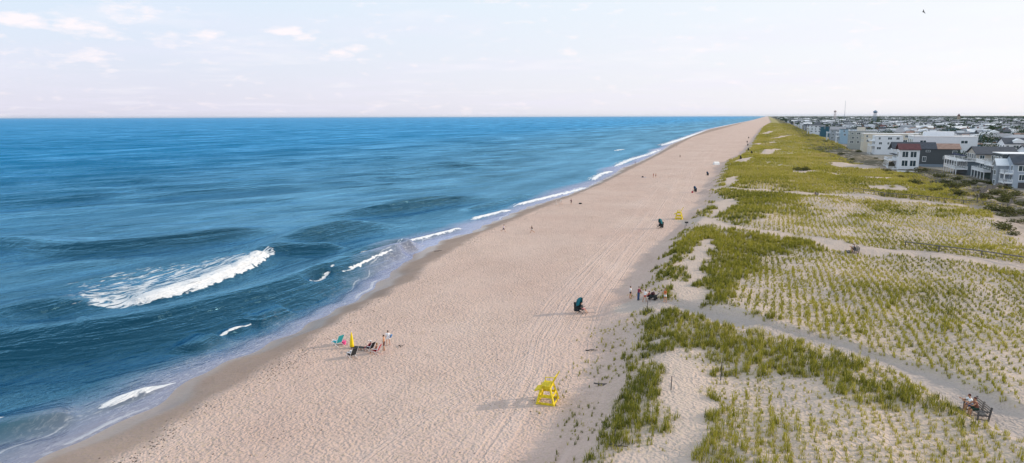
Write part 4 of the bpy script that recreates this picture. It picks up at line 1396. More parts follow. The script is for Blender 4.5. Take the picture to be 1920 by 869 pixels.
TP = tree_protos()
tspots = []
while len(tspots) < 230:
    y = 300 + 900 * random.random() ** 1.1
    x = float(xhouse(y)) + random.uniform(18, 330)
    if x > 0.32 * y + 10: continue
    tspots.append((math.hypot(x, y), x, y))
tspots.sort()
used_p = set()
for i, (dist, x, y) in enumerate(tspots):
    k = random.randrange(4)
    if k not in used_p: t_ = TP[k]; used_p.add(k)
    else: t_ = copy_tree(TP[k])
    t_.location = (x, y, 2.9); t_.rotation_euler = (0, 0, random.uniform(0, 6)); sc = random.uniform(0.8, 1.3); t_.scale = (sc, sc, sc)
    tag(t_, ['low round dark green tree', 'middling bushy dark green tree', 'tall loose dark green tree', 'tallest spreading dark green tree'][k] + ' standing among the town houses', 'tree', 'dark trees between the town houses')
for k in range(4):
    if k not in used_p: TP[k].location = (200, 800 + 20 * k, 2.9)
lum = []
Vt, Tt = [], []
n = 4600
ty = 950 * np.exp(rng.uniform(0, 2.3, n)); tx = 65 + rng.uniform(0, 1, n) * (0.34 * ty - 40)
cen = np.stack([tx, ty, rng.uniform(7.5, 12, n)], 1)
k = 26
c = np.repeat(cen, k, 0) + rng.normal(0, 1, (n * k, 3)) * np.array([2.8, 2.8, 1.3]) * np.repeat(1 + ty / 4000, k)[:, None] * np.array([1, 1, 0.6])
a = rng.normal(0, 1, (n * k, 3)); a /= np.linalg.norm(a, axis=1)[:, None]
b = np.cross(a, rng.normal(0, 1, (n * k, 3))); b /= np.linalg.norm(b, axis=1)[:, None]
s = (1.0 * np.repeat(1 + ty / 3000, k))[:, None]
V = np.stack([c - a * s, c - b * s, c + a * s, c + b * s], 1).reshape(-1, 3)
me = np_mesh('far_trees', V, np.arange(len(V)).reshape(-1, 4), MAT_TREE, False, dict(tint=np.repeat(rng.uniform(0, 1, n * k), 4)))
tag(link(bpy.data.objects.new('far_trees', me)), 'distant dark tree crowns scattered through the far town to the horizon', 'trees', kind='stuff')

# shrubs in the hollow in front of the houses
SH = []
for k in range(3):
    lumps = [(random.uniform(-1, 1), random.uniform(-1, 1), random.uniform(0.25, 0.9), random.uniform(0.5, 0.9)) for _ in range(6)]
    e = empty('shrub', (0, 0, -500))
    st = MB()
    for l in lumps: st.tube((0, 0, -0.2), (l[0] * .7, l[1] * .7, l[2]), 0.05, 0.02, 5)
    st.build('stem', BARK, e)
    link(bpy.data.objects.new('foliage', leaf_cloud(lumps, 360, 0.16, MAT_SHRUB, 'foliage')), e)
    SH.append(e)
spots = [(1765, 333), (1790, 337), (1830, 341), (1845, 343), (1862, 347), (1878, 354), (1700, 325), (1655, 303), (1640, 298), (1610, 286), (1560, 272), (1545, 268), (1730, 327), (1745, 331),
         (1775, 345), (1800, 352), (1835, 358), (1880, 362), (1905, 367), (1880, 378), (1865, 380), (1840, 372), (1800, 366), (1760, 358), (1905, 404), (1885, 398), (1880, 408), (1900, 418), (1865, 395),
         (1912, 385), (1890, 387), (1720, 345), (1690, 332), (1660, 322), (1598, 300), (1580, 290), (1500, 320), (1510, 320), (1491, 320), (1875, 425), (1890, 432), (1905, 440), (1780, 350), (1750, 346),
         (1815, 345), (1895, 372), (1870, 366), (1822, 362), (1790, 360), (1670, 328)]
sh_txt = ['low spreading dark shrub', 'small upright olive shrub', 'ragged brownish shrub']
for i, (u, v) in enumerate(spots):
    k = i % 3
    t_ = SH[k] if i < 3 else copy_tree(SH[k])
    p = ground(u + random.uniform(-4, 4), v)
    t_.location = p; t_.rotation_euler = (0, 0, random.uniform(0, 6)); sc = random.uniform(0.7, 1.5); t_.scale = (sc * 1.3, sc * 1.2, sc * 0.75)
    tag(t_, sh_txt[k] + ' growing in the sandy hollow before the houses', 'shrub', 'shrubs in the hollow behind the dune')

# ------------------------------------------------------------------ water towers and masts
def water_tower(x, y, H, r, label, paint):
    e = empty('water_tower', (x, y, 3.0)); tag(e, label, 'water tower')
    for i in range(6):
        a = 2 * pi * i / 6
        MB().tube((r * 1.05 * cos(a), r * 1.05 * sin(a), 0), (r * .8 * cos(a), r * .8 * sin(a), H - r * .7), 0.35, 0.3, 6).build('leg', paint, e)
    MB().tube((0, 0, 0), (0, 0, H - r), 0.7, 0.7, 8).build('riser', paint, e)
    MB().blob((0, 0, H), (r, r, r * 0.78), 16, 10).build('tank', paint, e, True)
    c = MB()
    for i in range(16):
        a, b = 2 * pi * i / 16, 2 * pi * (i + 1) / 16
        c.bar(((r + .5) * cos(a), (r + .5) * sin(a), H - .2), ((r + .5) * cos(b), (r + .5) * sin(b), H - .2), 0.5, 0.5)
    c.build('catwalk', paint, e)
    MB().blob((0, 0, H + r * .8), (0.8, .8, .9), 8, 5).build('cap', paint, e)


tp = M('tower_paint', (0.20, 0.27, 0.36), 0.6)
tp2 = M('tower_paint_pink', (0.45, 0.36, 0.36), 0.6)
q = at(1640, 226, 3); water_tower(q.x * 0.5, q.y * 0.5, 33, 5.0, 'dark elevated water tank on legs above the right part of the town skyline', tp)
q = at(1565, 222.5, 3); water_tower(q.x * 0.5, q.y * 0.5, 42, 5.5, 'small pale pink water tank on the skyline left of the thin mast', tp2)
q = at(1583, 224, 3); e = empty('radio_mast', (q.x * .5, q.y * .5, 3)); tag(e, 'thin radio mast on the skyline between the two water tanks', 'mast')
MB().tube((0, 0, 0), (0, 0, 72), 0.7, 0.35, 6).build('mast', tp, e); MB().bar((-1.5, 0, 70), (1.5, 0, 70), 0.3).build('antenna', tp, e)
q = at(1797, 226, 3); e = empty('church_tower', (q.x * .7, q.y * .7, 3)); tag(e, 'small dull red pointed tower on the skyline far right', 'tower')
MB().box(-4, 4, -4, 4, 0, 22).build('wall', WALLS['tan'], e)
MB().add([(-4.4, -4.4, 22), (4.4, -4.4, 22), (4.4, 4.4, 22), (-4.4, 4.4, 22), (0, 0, 30)], [(0, 1, 4), (1, 2, 4), (2, 3, 4), (3, 0, 4), (3, 2, 1, 0)]).build('roof', ROOFS['red'], e)

# ------------------------------------------------------------------ fences
RAIL_WOOD = M('rail_wood', (0.13, 0.12, 0.125), 0.85, var=0.25)


def rail_fence(pts, label, hgt=1.05, gap=4.2, mat=RAIL_WOOD, double=True):
    e = empty('rail_fence', pts[0]); tag(e, label, 'fence', None)
    o0 = Vector(pts[0])
    m = MB(); posts = []
    for a, b in zip(pts[:-1], pts[1:]):
        L = (b - a).length; n = max(1, round(L / gap))
        for i in range(n):
            p0, p1 = a.lerp(b, i / n), a.lerp(b, (i + 1) / n)
            p0.z = Tz(p0.x, p0.y); p1.z = Tz(p1.x, p1.y)
            m.bar(p0 - o0 + Vector((0, 0, hgt)), p1 - o0 + Vector((0, 0, hgt)), 0.22, 0.14)
            if double: m.bar(p0 - o0 + Vector((0, 0, hgt * .55)), p1 - o0 + Vector((0, 0, hgt * .55)), 0.05, 0.06)
            posts.append(p0 - o0)
    posts.append(p1 - o0)
    m.build('rail', mat, e)
    pm = MB().box(-.08, .08, -.08, .08, -0.4, hgt + 0.06).mesh('post', mat)
    for p in posts:
        o = bpy.data.objects.new('post', pm); link(o, e); o.location = p


rail_fence([ground(1697, 465), ground(1760, 473), ground(1840, 483), ground(1925, 496), ground(2000, 506)], 'grey handrail fence along the second footpath, nearer of the two long rails')
rail_fence([ground(1600, 361), ground(1680, 371), ground(1770, 380), ground(1880, 391)], 'grey handrail fence along the middle footpath, farther of the two long rails')


def picket_fence(pts, label, hgt=1.25):
    e = empty('sand_fence', pts[0]); tag(e, label, 'fence')
    o0 = Vector(pts[0]); m = MB(); pm = MB().tube((0, 0, -.4), (0, 0, hgt + .35), 0.06, n=6).mesh('post', DARK_WOOD)
    for a, b in zip(pts[:-1], pts[1:]):
        L = (b - a).length; n = max(1, int(L / 0.34))
        for i in range(n):
            p0 = a.lerp(b, i / n); z = Tz(p0.x, p0.y)
            q0 = Vector((p0.x, p0.y, z)) - o0
            m.box(q0.x - .03, q0.x + .03, q0.y - .03, q0.y + .03, q0.z - .05, q0.z + hgt * (0.93 + 0.12 * random.random()))
            if i % 22 == 0:
                o = bpy.data.objects.new('post', pm); link(o, e); o.location = q0
    m.build('pickets', GREY_WOOD, e)


picket_fence([ground(1800, 366), ground(1825, 363), ground(1850, 357), ground(1890, 350)], 'dark slatted sand fence crossing the hollow below the white verandas')
picket_fence([ground(1832, 380), ground(1838, 368), ground(1850, 362)], 'short dark slatted sand fence beside the end of the middle footpath')
picket_fence([ground(1888, 394), ground(1905, 386), ground(1935, 380)], 'dark slatted sand fence where the middle footpath ends at the right edge')

# wooden stakes
for (u, v, hh, lab) in ((1213, 589, 1.6, 'grey wooden stake at the mouth of the near footpath'), (1351, 713, 1.7, 'thin dark stake standing in the dense grass right of the bare sand'),
                        (1258, 731, 1.2, 'thin dark stake left in the bare sand patch'), (1284, 432, 1.3, 'short stake beside the mouth of the second footpath'), (1152, 830, 1.1, 'short stake in the sparse grass at the bottom edge')):
    p = ground(u, v); o = MB().tube((0, 0, -.3), (0.04, 0.02, hh), 0.045, 0.035, 7).build('stake', DARK_WOOD)
    o.location = p; tag(o, lab, 'stake')


# ------------------------------------------------------------------ people
SKIN = [M('skin_tan', (0.44, 0.23, 0.15), 0.6, var=0.05), M('skin_light', (0.56, 0.34, 0.25), 0.6, var=0.05), M('skin_warm', (0.50, 0.25, 0.14), 0.6, var=0.05)]
EYE = M('eye_dark', (0.02, 0.015, 0.01), 0.3)


def cloth(name, rgb):
    return M('cloth_' + name, rgb, 0.9, var=0.12, scale=8)


BENCH_SCENE = bpy.data.scenes.new('bench')


def remeshed(mb, mat, voxel, name):
    me = mb.mesh(name, mat)
    o = bpy.data.objects.new('tmp', me); BENCH_SCENE.collection.objects.link(o)
    md = o.modifiers.new('r', 'REMESH'); md.mode = 'VOXEL'; md.voxel_size = voxel; md.use_smooth_shade = True
    sm = o.modifiers.new('s', 'SMOOTH'); sm.iterations = 3; sm.factor = 0.5
    with bpy.context.temp_override(scene=BENCH_SCENE, view_layer=BENCH_SCENE.view_layers[0]):
        dg = bpy.context.evaluated_depsgraph_get()
        dg.update()
    out = bpy.data.meshes.new_from_object(o.evaluated_get(dg))
    bpy.data.objects.remove(o)
    if not out.materials: out.materials.append(mat)
    out.name = name
    return out


def limb(m, a, b, r0, r1, grow=0.0):
    m.tube(a, b, r0 + grow, r1 + grow, 10)
    m.blob(a, r0 + grow, 10, 8); m.blob(b, r1 + grow, 10, 8)


def person(loc, rz, label, legs=((0, 0), (0, 0)), arms=((5, 10, 10), (5, 10, 10)), lean=0, scale=1.0, skin=1, hair=(0.03, 0.02, 0.015), long_hair=False,
           shirt=None, sleeves=0.5, bottom=('shorts', (0.02, 0.02, 0.03)), shoes=None, seat=None, head=0, female=False, splay=6, group=None, cap=None):
    """legs: (thigh forward, knee bend) right then left; arms: (forward, elbow bend, out). faces +Y before rz"""
    e = empty('person', loc, rz); e.scale = (scale,) * 3
    tag(e, label, 'person', group)
    ln = rad(lean)
    tdir = Vector((0, sin(ln), cos(ln)))
    J = {}
    # legs relative to hip
    low = 1e9; legj = []
    for k, sx in ((0, 1), (1, -1)):
        a, kn = legs[k]
        a, kn = rad(a), rad(kn)
        hj = Vector((sx * 0.09, 0, 0)); sp = sin(rad(splay)) * sx
        d1 = Vector((sp, sin(a), -cos(a))).normalized(); d2 = Vector((sp * .3, sin(a - kn), -cos(a - kn))).normalized()
        kj = hj + d1 * 0.43; aj = kj + d2 * 0.42
        fd = Vector((sp, cos(a - kn) * 1.0, sin(a - kn))).normalized()
        if fd.z > 0.3 and seat is None: fd.z *= 0.4
        tj = aj + fd * 0.17 - Vector((0, 0, 0.03))
        low = min(low, aj.z - 0.06, tj.z - 0.035)
        legj.append((hj, kj, aj, tj, fd))
    hz = -low if seat is None else seat + 0.10
    H = Vector((0, 0, hz))
    neck = H + tdir * 0.50
    hd = rad(lean * 0.4 + head)
    hdir = Vector((0, sin(hd), cos(hd)))
    hc = neck + hdir * 0.21
    sw = 0.17 if female else 0.195
    arm = []
    for k, sx in ((0, 1), (1, -1)):
        a, el, out = (rad(q) for q in arms[k])
        a += ln * 0.6
        sh = neck - tdir * 0.06 + Vector((sx * sw, 0, 0))
        d1 = Vector((sx * sin(out), sin(a) * cos(out), -cos(a) * cos(out))).normalized()
        b2 = a + el
        d2 = Vector((sx * sin(out) * .5 - sx * sin(el) * .25, sin(b2), -cos(b2))).normalized()
        ej = sh + d1 * 0.29; wj = ej + d2 * 0.25
        arm.append((sh, ej, wj, d2, sx))
    b = MB()
    limb(b, H + tdir * 0.02, H + tdir * 0.02 + Vector((0, 0, 0.01)), 0.13, 0.13)
    for t_, rx, ry in ((0.0, .155, .115), (0.12, .14, .105), (0.24, .145, .105), (0.36, .17, .115), (0.44, .165, .10)):
        if female: rx *= 0.9 if t_ > 0.05 else 1.05
        b.blob(H + tdir * t_, (rx, ry, .12), 12, 8)
    limb(b, neck - tdir * 0.04, hc - hdir * 0.04, 0.058, 0.052)
    b.blob(hc, (0.078, 0.098, 0.118), 14, 12)
    b.blob(hc + Vector((0, 0.045, -0.06)), (0.05, 0.05, 0.05), 10, 8)
    b.blob(hc + Vector((0, 0.104, -0.012)), (0.016, 0.022, 0.026), 8, 6)
    for sx in (1, -1): b.blob(hc + Vector((sx * 0.08, -0.005, -0.01)), (0.014, 0.022, 0.034), 8, 6)
    for sh, ej, wj, d2, sx in arm:
        limb(b, neck - tdir * 0.05, sh, 0.065, 0.062); limb(b, sh, ej, 0.055, 0.042); limb(b, ej, wj, 0.042, 0.028)
        b.blob(wj + d2 * 0.05, (0.032, 0.032, 0.05), 8, 6)
    for hj, kj, aj, tj, fd in legj:
        limb(b, H + hj, H + kj, 0.088, 0.058); limb(b, H + kj, H + kj.lerp(aj, .35), 0.056, 0.060); limb(b, H + kj.lerp(aj, .35), H + aj, 0.058, 0.038)
        limb(b, H + aj - Vector((0, 0, .03)) - fd * .03, H + tj, 0.042, 0.034)
    me_ = remeshed(b, SKIN[skin], 0.02, 'body')
    fg = MB()
    for sh, ej, wj, d2, sx in arm:
        side = d2.cross(Vector((1, 0, 0)))
        if side.length < .1: side = Vector((0, 1, 0))
        side.normalize()
        curl = side.cross(d2).normalized() * 0.4 * sx
        for q, L in ((-.024, .066), (-.008, .08), (.008, .074), (.024, .058)):
            p0 = wj + d2 * 0.075 + side * q; p1 = p0 + (d2 + curl * .3) * L * .5; p2 = p1 + (d2 + curl * 1.2).normalized() * L * .5
            fg.tube(p0, p1, .009, .008, 6).tube(p1, p2, .008, .006, 6)
        p0 = wj + d2 * .03 + side * .025; p1 = p0 + (d2 * .6 + side).normalized() * .035
        fg.tube(p0, p1, .012, .010, 6).tube(p1, p1 + (d2 + side * .4).normalized() * .03, .010, .008, 6)
    bm = bmesh.new(); bm.from_mesh(me_)
    fm = fg.mesh('f', SKIN[skin]); bm.from_mesh(fm); bm.to_mesh(me_); bm.free(); bpy.data.meshes.remove(fm)
    o = bpy.data.objects.new('body', me_); link(o, e)
    ey = MB()
    for sx in (1, -1): ey.blob(hc + Vector((sx * .032, 0.088, 0.012)), .011, 6, 5)
    ey.build('eyes', EYE, e)
    hm = M('hair_%d_%d_%d' % tuple(int(c * 100) for c in hair), hair, 0.7)
    hh = MB(); hh.blob(hc + Vector((0, -0.016, 0.03)), (0.088, 0.104, 0.105), 12, 10)
    if long_hair:
        hh.blob(hc + Vector((0, -0.075, -0.07)), (0.075, 0.045, 0.15), 10, 8)
    link(bpy.data.objects.new('hair', remeshed(hh, hm, 0.02, 'hair')), e)
    if cap:
        c_ = MB(); c_.blob(hc + Vector((0, -.01, .07)), (.1, .115, .075), 12, 8); c_.box(-.06, .06, .08, .19, hc.z + .045, hc.z + .06)
        c_.build('cap', cloth('cap_%d' % int(cap[0] * 100), cap), e)
    if shirt:
        s_ = MB(); g = 0.018
        for t_, rx, ry in ((0.03, .16, .12), (0.12, .148, .112), (0.24, .15, .112), (0.36, .175, .122), (0.43, .165, .108)):
            if female: rx *= 0.92
            s_.blob(H + tdir * t_, (rx + g, ry + g, .12), 12, 8)
        for sh, ej, wj, d2, sx in arm:
            limb(s_, neck - tdir * 0.07, sh, 0.062, 0.062, g)
            if sleeves > 0: limb(s_, sh, sh.lerp(ej, min(sleeves, 1)), 0.056, 0.05, g)
            if sleeves > 1: limb(s_, ej, ej.lerp(wj, sleeves - 1), 0.044, 0.034, g)
        link(bpy.data.objects.new('shirt', remeshed(s_, cloth('%d_%d_%d' % tuple(int(c * 100) for c in shirt), shirt), 0.022, 'shirt')), e)
    if bottom:
        kind, rgb = bottom; g = 0.02
        s_ = MB(); s_.blob(H + tdir * 0.02, (.165 + g, .12 + g, .12), 12, 8)
        for hj, kj, aj, tj, fd in legj:
            f_ = {'shorts': .72, 'short shorts': .3, 'trousers': 1, 'swimsuit': .12}[kind]
            limb(s_, H + hj, H + hj.lerp(kj, f_), 0.09, 0.09 - 0.022 * f_, g)
            if kind == 'trousers': limb(s_, H + kj, H + kj.lerp(aj, .96), 0.062, 0.048, g)
        nm = {'trousers': 'trousers', 'swimsuit': 'swimsuit'}.get(kind, 'shorts')
        link(bpy.data.objects.new(nm, remeshed(s_, cloth('%d_%d_%d' % tuple(int(c * 100) for c in rgb), rgb), 0.022, nm)), e)
    if shoes:
        for hj, kj, aj, tj, fd in legj:
            s_ = MB(); limb(s_, H + aj - Vector((0, 0, .03)) - fd * .03, H + tj, 0.046, 0.04, .008)
            s_.build('shoe', cloth('shoe_%d' % int(shoes[0] * 100), shoes), e, True)
    return e


def face_to(dx, dy):
    """turn so that +Y points along the world direction"""
    return math.atan2(-dx, dy)


W_ = (0.80, 0.82, 0.86); BLK = (0.015, 0.015, 0.02); NAVY = (0.02, 0.035, 0.08)
STAND = dict(legs=((4, 3), (-6, 3)), arms=((6, 12, 8), (-4, 12, 8)))
WALK = dict(legs=((24, 8), (-20, 14)), arms=((-22, 15, 6), (24, 25, 6)), lean=4)
RUN = dict(legs=((42, 28), (-22, 48)), arms=((-35, 80, 8), (40, 80, 8)), lean=12)

# group by the water: two standing, three seated
person(ground(720, 657), face_to(-1, -.3), 'bare chested standing man in dark shorts beside the person in white', skin=2, bottom=('shorts', (0.07, 0.02, 0.03)), **STAND)
person(ground(728, 648), face_to(-.6, .8), 'standing person in a long white shirt with bare legs holding a blue towel', shirt=W_, bottom=('short shorts', W_), legs=((5, 2), (-5, 2)), arms=((15, 80, 12), (0, 20, 8)), splay=9)


def beach_chair(loc, rz, label, fabric, frame=TRIM, group=None, high=False):
    e = empty('beach_chair', loc, rz); tag(e, label, 'beach chair', group)
    sz = 0.26
    s_ = MB(); s_.bar((-.0, -.22, sz), (0, .26, sz + .06), .5, .03); s_.build('seat', fabric, e)
    b_ = MB(); b_.bar((0, -.22, sz), (0, -.55, sz + .62), .5, .03); b_.build('backrest', fabric, e)
    for sx in (-.27, .27):
        f_ = MB(); f_.tube((sx, -.62, sz + .72), (sx, -.1, 0.02), .014).tube((sx, .3, sz + .06), (sx, -.5, 0.02), .014).tube((sx, .3, sz + .06), (sx, .2, 0.02), .014)
        f_.build('leg', frame, e)
        MB().box(sx - .03, sx + .03, -.35, .15, sz + .22, sz + .25).tube((sx, -.33, sz + .23), (sx, -.28, sz + .05), .012).tube((sx, .12, sz + .23), (sx, .16, sz), .012).build('armrest', frame, e)
    return e


teal = cloth('teal', (0.02, 0.30, 0.36)); dk = cloth('charcoal', (0.02, 0.025, 0.03)); red = cloth('red', (0.35, 0.03, 0.05))
beach_chair(ground(632, 648), face_to(-1, .3), 'empty teal folding beach chair, leftmost on the sand near the water', teal).scale = (1.5,) * 3
# pink bucket bag
e = empty('beach_bag', ground(645, 646)); tag(e, 'bright pink beach bag between the teal chair and the yellow umbrella', 'bag')
pink = cloth('pink', (0.75, 0.10, 0.30))
b_ = MB(); b_.tube((0, 0, 0), (0, 0, .38), .20, .28, 12); b_.build('bag_body', pink, e)
for sy in (-.12, .12):
    hd_ = MB()
    for i in range(6):
        a0, a1 = pi * i / 6, pi * (i + 1) / 6
        hd_.tube((.14 * cos(a0), sy, .36 + .2 * sin(a0)), (.14 * cos(a1), sy, .36 + .2 * sin(a1)), .015, n=6)
    hd_.build('handle', pink, e)
# closed yellow umbrella standing in the sand
yel = cloth('yellow', (0.85, 0.62, 0.01))
e = empty('beach_umbrella', ground(660, 654)); tag(e, 'closed yellow beach umbrella standing upright in the sand', 'umbrella')
MB().tube((0, 0, -.4), (0, 0, 2.0), .02, n=8).build('pole', TRIM, e)
c_ = MB(); n_ = 12; prof = [(.12, .18), (.22, .22), (.20, .5), (.17, .9), (.11, 1.4), (.03, 1.9)]
vs, fs = [], []
for r_, z_ in prof:
    for i in range(n_):
        a = 2 * pi * i / n_; rr = r_ * (1.12 if i % 2 else .88); vs.append((rr * cos(a), rr * sin(a), z_))
for j in range(len(prof) - 1):
    fs += [(j * n_ + i, j * n_ + (i + 1) % n_, (j + 1) * n_ + (i + 1) % n_, (j + 1) * n_ + i) for i in range(n_)]
fs += [tuple(range(n_ - 1, -1, -1)), tuple(range(len(vs) - n_, len(vs)))]
c_.add(vs, fs).build('canopy', yel, e, True)
# low blanket roll and lounger beside it
p = ground(673, 655)
e = empty('lounge_chair', p, face_to(-1, .1)); tag(e, 'low dark red and black lounge chair lying beside the yellow umbrella', 'lounge chair')
MB().bar((0, -.9, .3), (0, .9, .14), .6, .05).build('seat', dk, e); MB().bar((0, -.9, .3), (0, -1.25, .62), .6, .05).build('backrest', red, e)
for sx in (-.28, .28):
    MB().tube((sx, -.7, .28), (sx, -.8, 0), .015).tube((sx, .6, .18), (sx, .7, 0), .015).build('leg', TRIM, e)
# person seated in a dark chair, seen from behind
p = ground(659, 671)
beach_chair(p, face_to(-1, .4), 'black folding chair holding the person in front of the yellow umbrella', dk).scale = (1.35,) * 3
person(p, face_to(-1, .4), 'dark haired person slumped in the black folding chair below the yellow umbrella', shirt=W_, bottom=('shorts', BLK), seat=.33, legs=((80, 60), (76, 50)), arms=((30, 60, 12), (30, 60, 12)), lean=-22, skin=1)
p = ground(693, 658)
beach_chair(p, face_to(-1, .2), 'low dark chair under the person in a white hat', dk).scale = (1.2,) * 3
person(p, face_to(-1, .2), 'seated person wearing a white cap, left of the standing pair', shirt=(0.3, 0.04, 0.06), bottom=('shorts', NAVY), seat=.30, legs=((80, 60), (76, 50)), arms=((30, 60, 12), (30, 60, 12)), lean=-18, cap=(0.8, 0.8, 0.8))
p = ground(704, 663)
beach_chair(p, face_to(-1, -.1), 'low dark red chair at the feet of the bare chested man', red).scale = (1.2,) * 3
person(p, face_to(-1, -.1), 'seated sunburnt person in the dark red chair nearest the standing man', shirt=None, bottom=('swimsuit', (0.3, 0.03, 0.04)), seat=.30, legs=((84, 66), (78, 52)), arms=((30, 60, 12), (30, 60, 12)), lean=-18, skin=2, hair=(0.25, 0.14, 0.05))
# blue towel held at the side by the person in white
p = ground(733, 646); o = MB().bar((0, 0, .95), (0.12, 0.02, 1.25), .34, .10).build('folded_towel', cloth('blue', (0.05, 0.20, 0.45)))
o.location = ground(728, 648) + Vector((.28, .1, 0)); tag(o, 'folded blue towel under the arm of the person in white', 'towel')

# canopy chairs along the middle of the beach
def canopy_chair(loc, rz, label, fab, sc=1.0, group='shaded canopy chairs on the beach'):
    e = empty('canopy_chair', loc, rz); tag(e, label, 'canopy chair', group); e.scale = (sc,) * 3
    MB().bar((0, -.25, .42), (0, .28, .46), .56, .04).build('seat', dk, e)
    MB().bar((0, -.25, .42), (0, -.42, 1.05), .56, .04).build('backrest', dk, e)
    for sx in (-.3, .3):
        MB().tube((sx, -.42, 0), (sx, .28, .46), .018).tube((sx, .3, 0), (sx, -.28, .46), .018).tube((sx, -.4, .3), (sx, -.46, 1.3), .018).build('leg', dk, e)
        MB().bar((sx, -.32, .68), (sx, .25, .68), .07, .03).build('armrest', dk, e)
    MB().bar((-0, -.56, .12), (0, -.60, 1.1), .62, .03).build('back_panel', dk, e)
    # quarter dome with thickness
    c_ = MB(); n1, n2 = 12, 8; vs = []
    for rr in (.62, .59):
        for j in range(n2 + 1):
            t_ = rad(-25 + 125 * j / n2)
            for i in range(n1 + 1):
                a = pi * i / n1
                y = -cos(t_) * sin(a); x = cos(a); z = sin(t_) * sin(a)
                vs.append((x * rr * .66, y * rr * .85 - .12, .98 + z * rr * 1.15))
    L = (n1 + 1) * (n2 + 1); fs = []
    for k, o_ in ((0, 0), (1, L)):
        for j in range(n2):
            for i in range(n1):
                q = o_ + j * (n1 + 1) + i; f_ = (q, q + 1, q + n1 + 2, q + n1 + 1); fs.append(f_ if k else f_[::-1])
    c_.add(vs, fs).build('canopy', fab, e, True)
    return e


tealdk = cloth('dark_teal', (0.008, 0.13, 0.17)); blued = cloth('deep_blue', (0.02, 0.07, 0.15))
p = ground(1091, 588)
canopy_chair(p, face_to(1, -.15), 'dark chair with a round teal canopy and a seated person, nearest the camera', tealdk, 1.25)
person(p + Vector((.05, 0, 0)), face_to(1, -.15), 'person lounging under the teal chair canopy with pale pink legs stretched out', shirt=(0.02, 0.03, 0.04), bottom=('shorts', (0.6, 0.25, 0.25)), seat=.55, legs=((78, 50), (74, 42)), lean=-15, arms=((20, 50, 8), (20, 50, 8)))
for (u, v, sc, lab, fb) in ((1235, 429, 1.35, 'tall narrow teal canopy chair standing alone left of the farther lifeguard stand', tealdk), (1301, 361, 1.25, 'blue canopy chair with a red bag beside it, beyond the farther lifeguard stand', blued),
                            (1325, 330, 1.1, 'small dark blue canopy chair close to the dune edge, right of the blue one', blued)):
    canopy_chair(ground(u, v), face_to(-.8, -.6), lab, fb, sc)
p = ground(1298, 362); o = MB().tube((0, 0, 0), (0, 0, .5), .32, .22, 10).blob((0, 0, .5), (.22, .22, .15)).build('beach_bag', red); o.location = p; tag(o, 'dull red bag standing beside the blue canopy chair', 'bag')
for i, (u, v) in enumerate(((1387, 299), (1408, 289), (1402, 283), (1401, 274), (1400, 268), (1403, 260))):
    lab = ['dark folded chair nearest in the far line of beach chairs by the dune', 'dark beach chair closest to the dune in the far line', 'dark beach chair third in the far line', 'dark beach chair fourth in the far line', 'dark beach chair fifth in the far line', 'dark beach chair last and smallest in the far line'][i]
    canopy_chair(ground(u, v), face_to(-.9, -.4), lab, dk, 1.15, 'dark beach chairs far along the dune edge')
# white tent
e = empty('beach_tent', ground(1343, 309), 0.4); tag(e, 'low white beach tent on the sand far off near the dune', 'tent')
MB().prism([(-1.6, 0), (1.6, 0), (1.1, 1.1), (0.2, 1.55), (-1.0, 1.0)], 'x', -1.3, 1.3).build('shelter', M('white_canvas', (0.85, 0.83, 0.82), .7), e)
MB().tube((-1.3, -1.6, 0), (-1.9, -2.2, 0), .02).tube((1.3, 1.6, 0), (1.9, 2.2, 0), .02).build('guy_line', TRIM, e)

# lifeguard stands
YW = M('yellow_paint', (0.72, 0.56, 0.02), 0.7, var=0.35, scale=5)


def lifeguard_stand(loc, rz, label, sc=1.0):
    e = empty('lifeguard_stand', loc, rz); e.scale = (sc,) * 3; tag(e, label, 'lifeguard stand', 'yellow lifeguard stands')
    # faces +Y; tapering frame 1.9 wide at the foot
    B = [(-.95, -.85), (.95, -.85), (.95, .85), (-.95, .85)]; Tt_ = [(-.62, -.35), (.62, -.35), (.62, .45), (-.62, .45)]; zt = 1.75
    for (x0, y0), (x1, y1) in zip(B, Tt_):
        MB().bar((x0, y0, 0), (x1, y1, zt), .17, .17).build('leg', YW, e)

    def ring(z, w, name):
        f = z / zt
        P = [Vector((b[0] + (t[0] - b[0]) * f, b[1] + (t[1] - b[1]) * f, z)) for b, t in zip(B, Tt_)]
        m = MB()
        for i in range(4):
            m.bar(P[i], P[(i + 1) % 4], .06, w)
        m.build(name, YW, e)
    ring(.12, .22, 'sill'); ring(.8, .24, 'crossboard'); ring(zt - .13, .26, 'seat_frame')
    s_ = MB()
    for k in range(5): s_.box(-.75, .75, -.42 + k * .19, -.26 + k * .19, zt + .003, zt + .05)
    s_.build('seat', YW, e)
    b_ = MB()
    for k in range(4): b_.bar((-.7, -.45 - .10 * k, zt + .22 + k * .2), (.7, -.45 - .10 * k, zt + .22 + k * .2), .04, .15)
    b_.build('backrest', YW, e)
    for sx in (-.72, .72):
        MB().bar((sx, -.38, zt), (sx, -.95, zt + 1.15), .08, .10).build('back_post', YW, e)
        MB().bar((sx, -.6, zt + .42), (sx, .45, zt + .38), .10, .05).bar((sx, .42, zt), (sx, .42, zt + .38), .07).build('armrest', YW, e)
    f_ = MB()
    f_.bar((-.6, .5, zt - .35), (-.6, 1.15, zt - .55), .07, .1).bar((.6, .5, zt - .35), (.6, 1.15, zt - .55), .07, .1)
    for k in range(3): f_.bar((-.68, .75 + .18 * k, zt - .40 - .055 * k), (.68, .75 + .18 * k, zt - .40 - .055 * k), .13, .04)
    f_.build('footrest', YW, e)
    return e


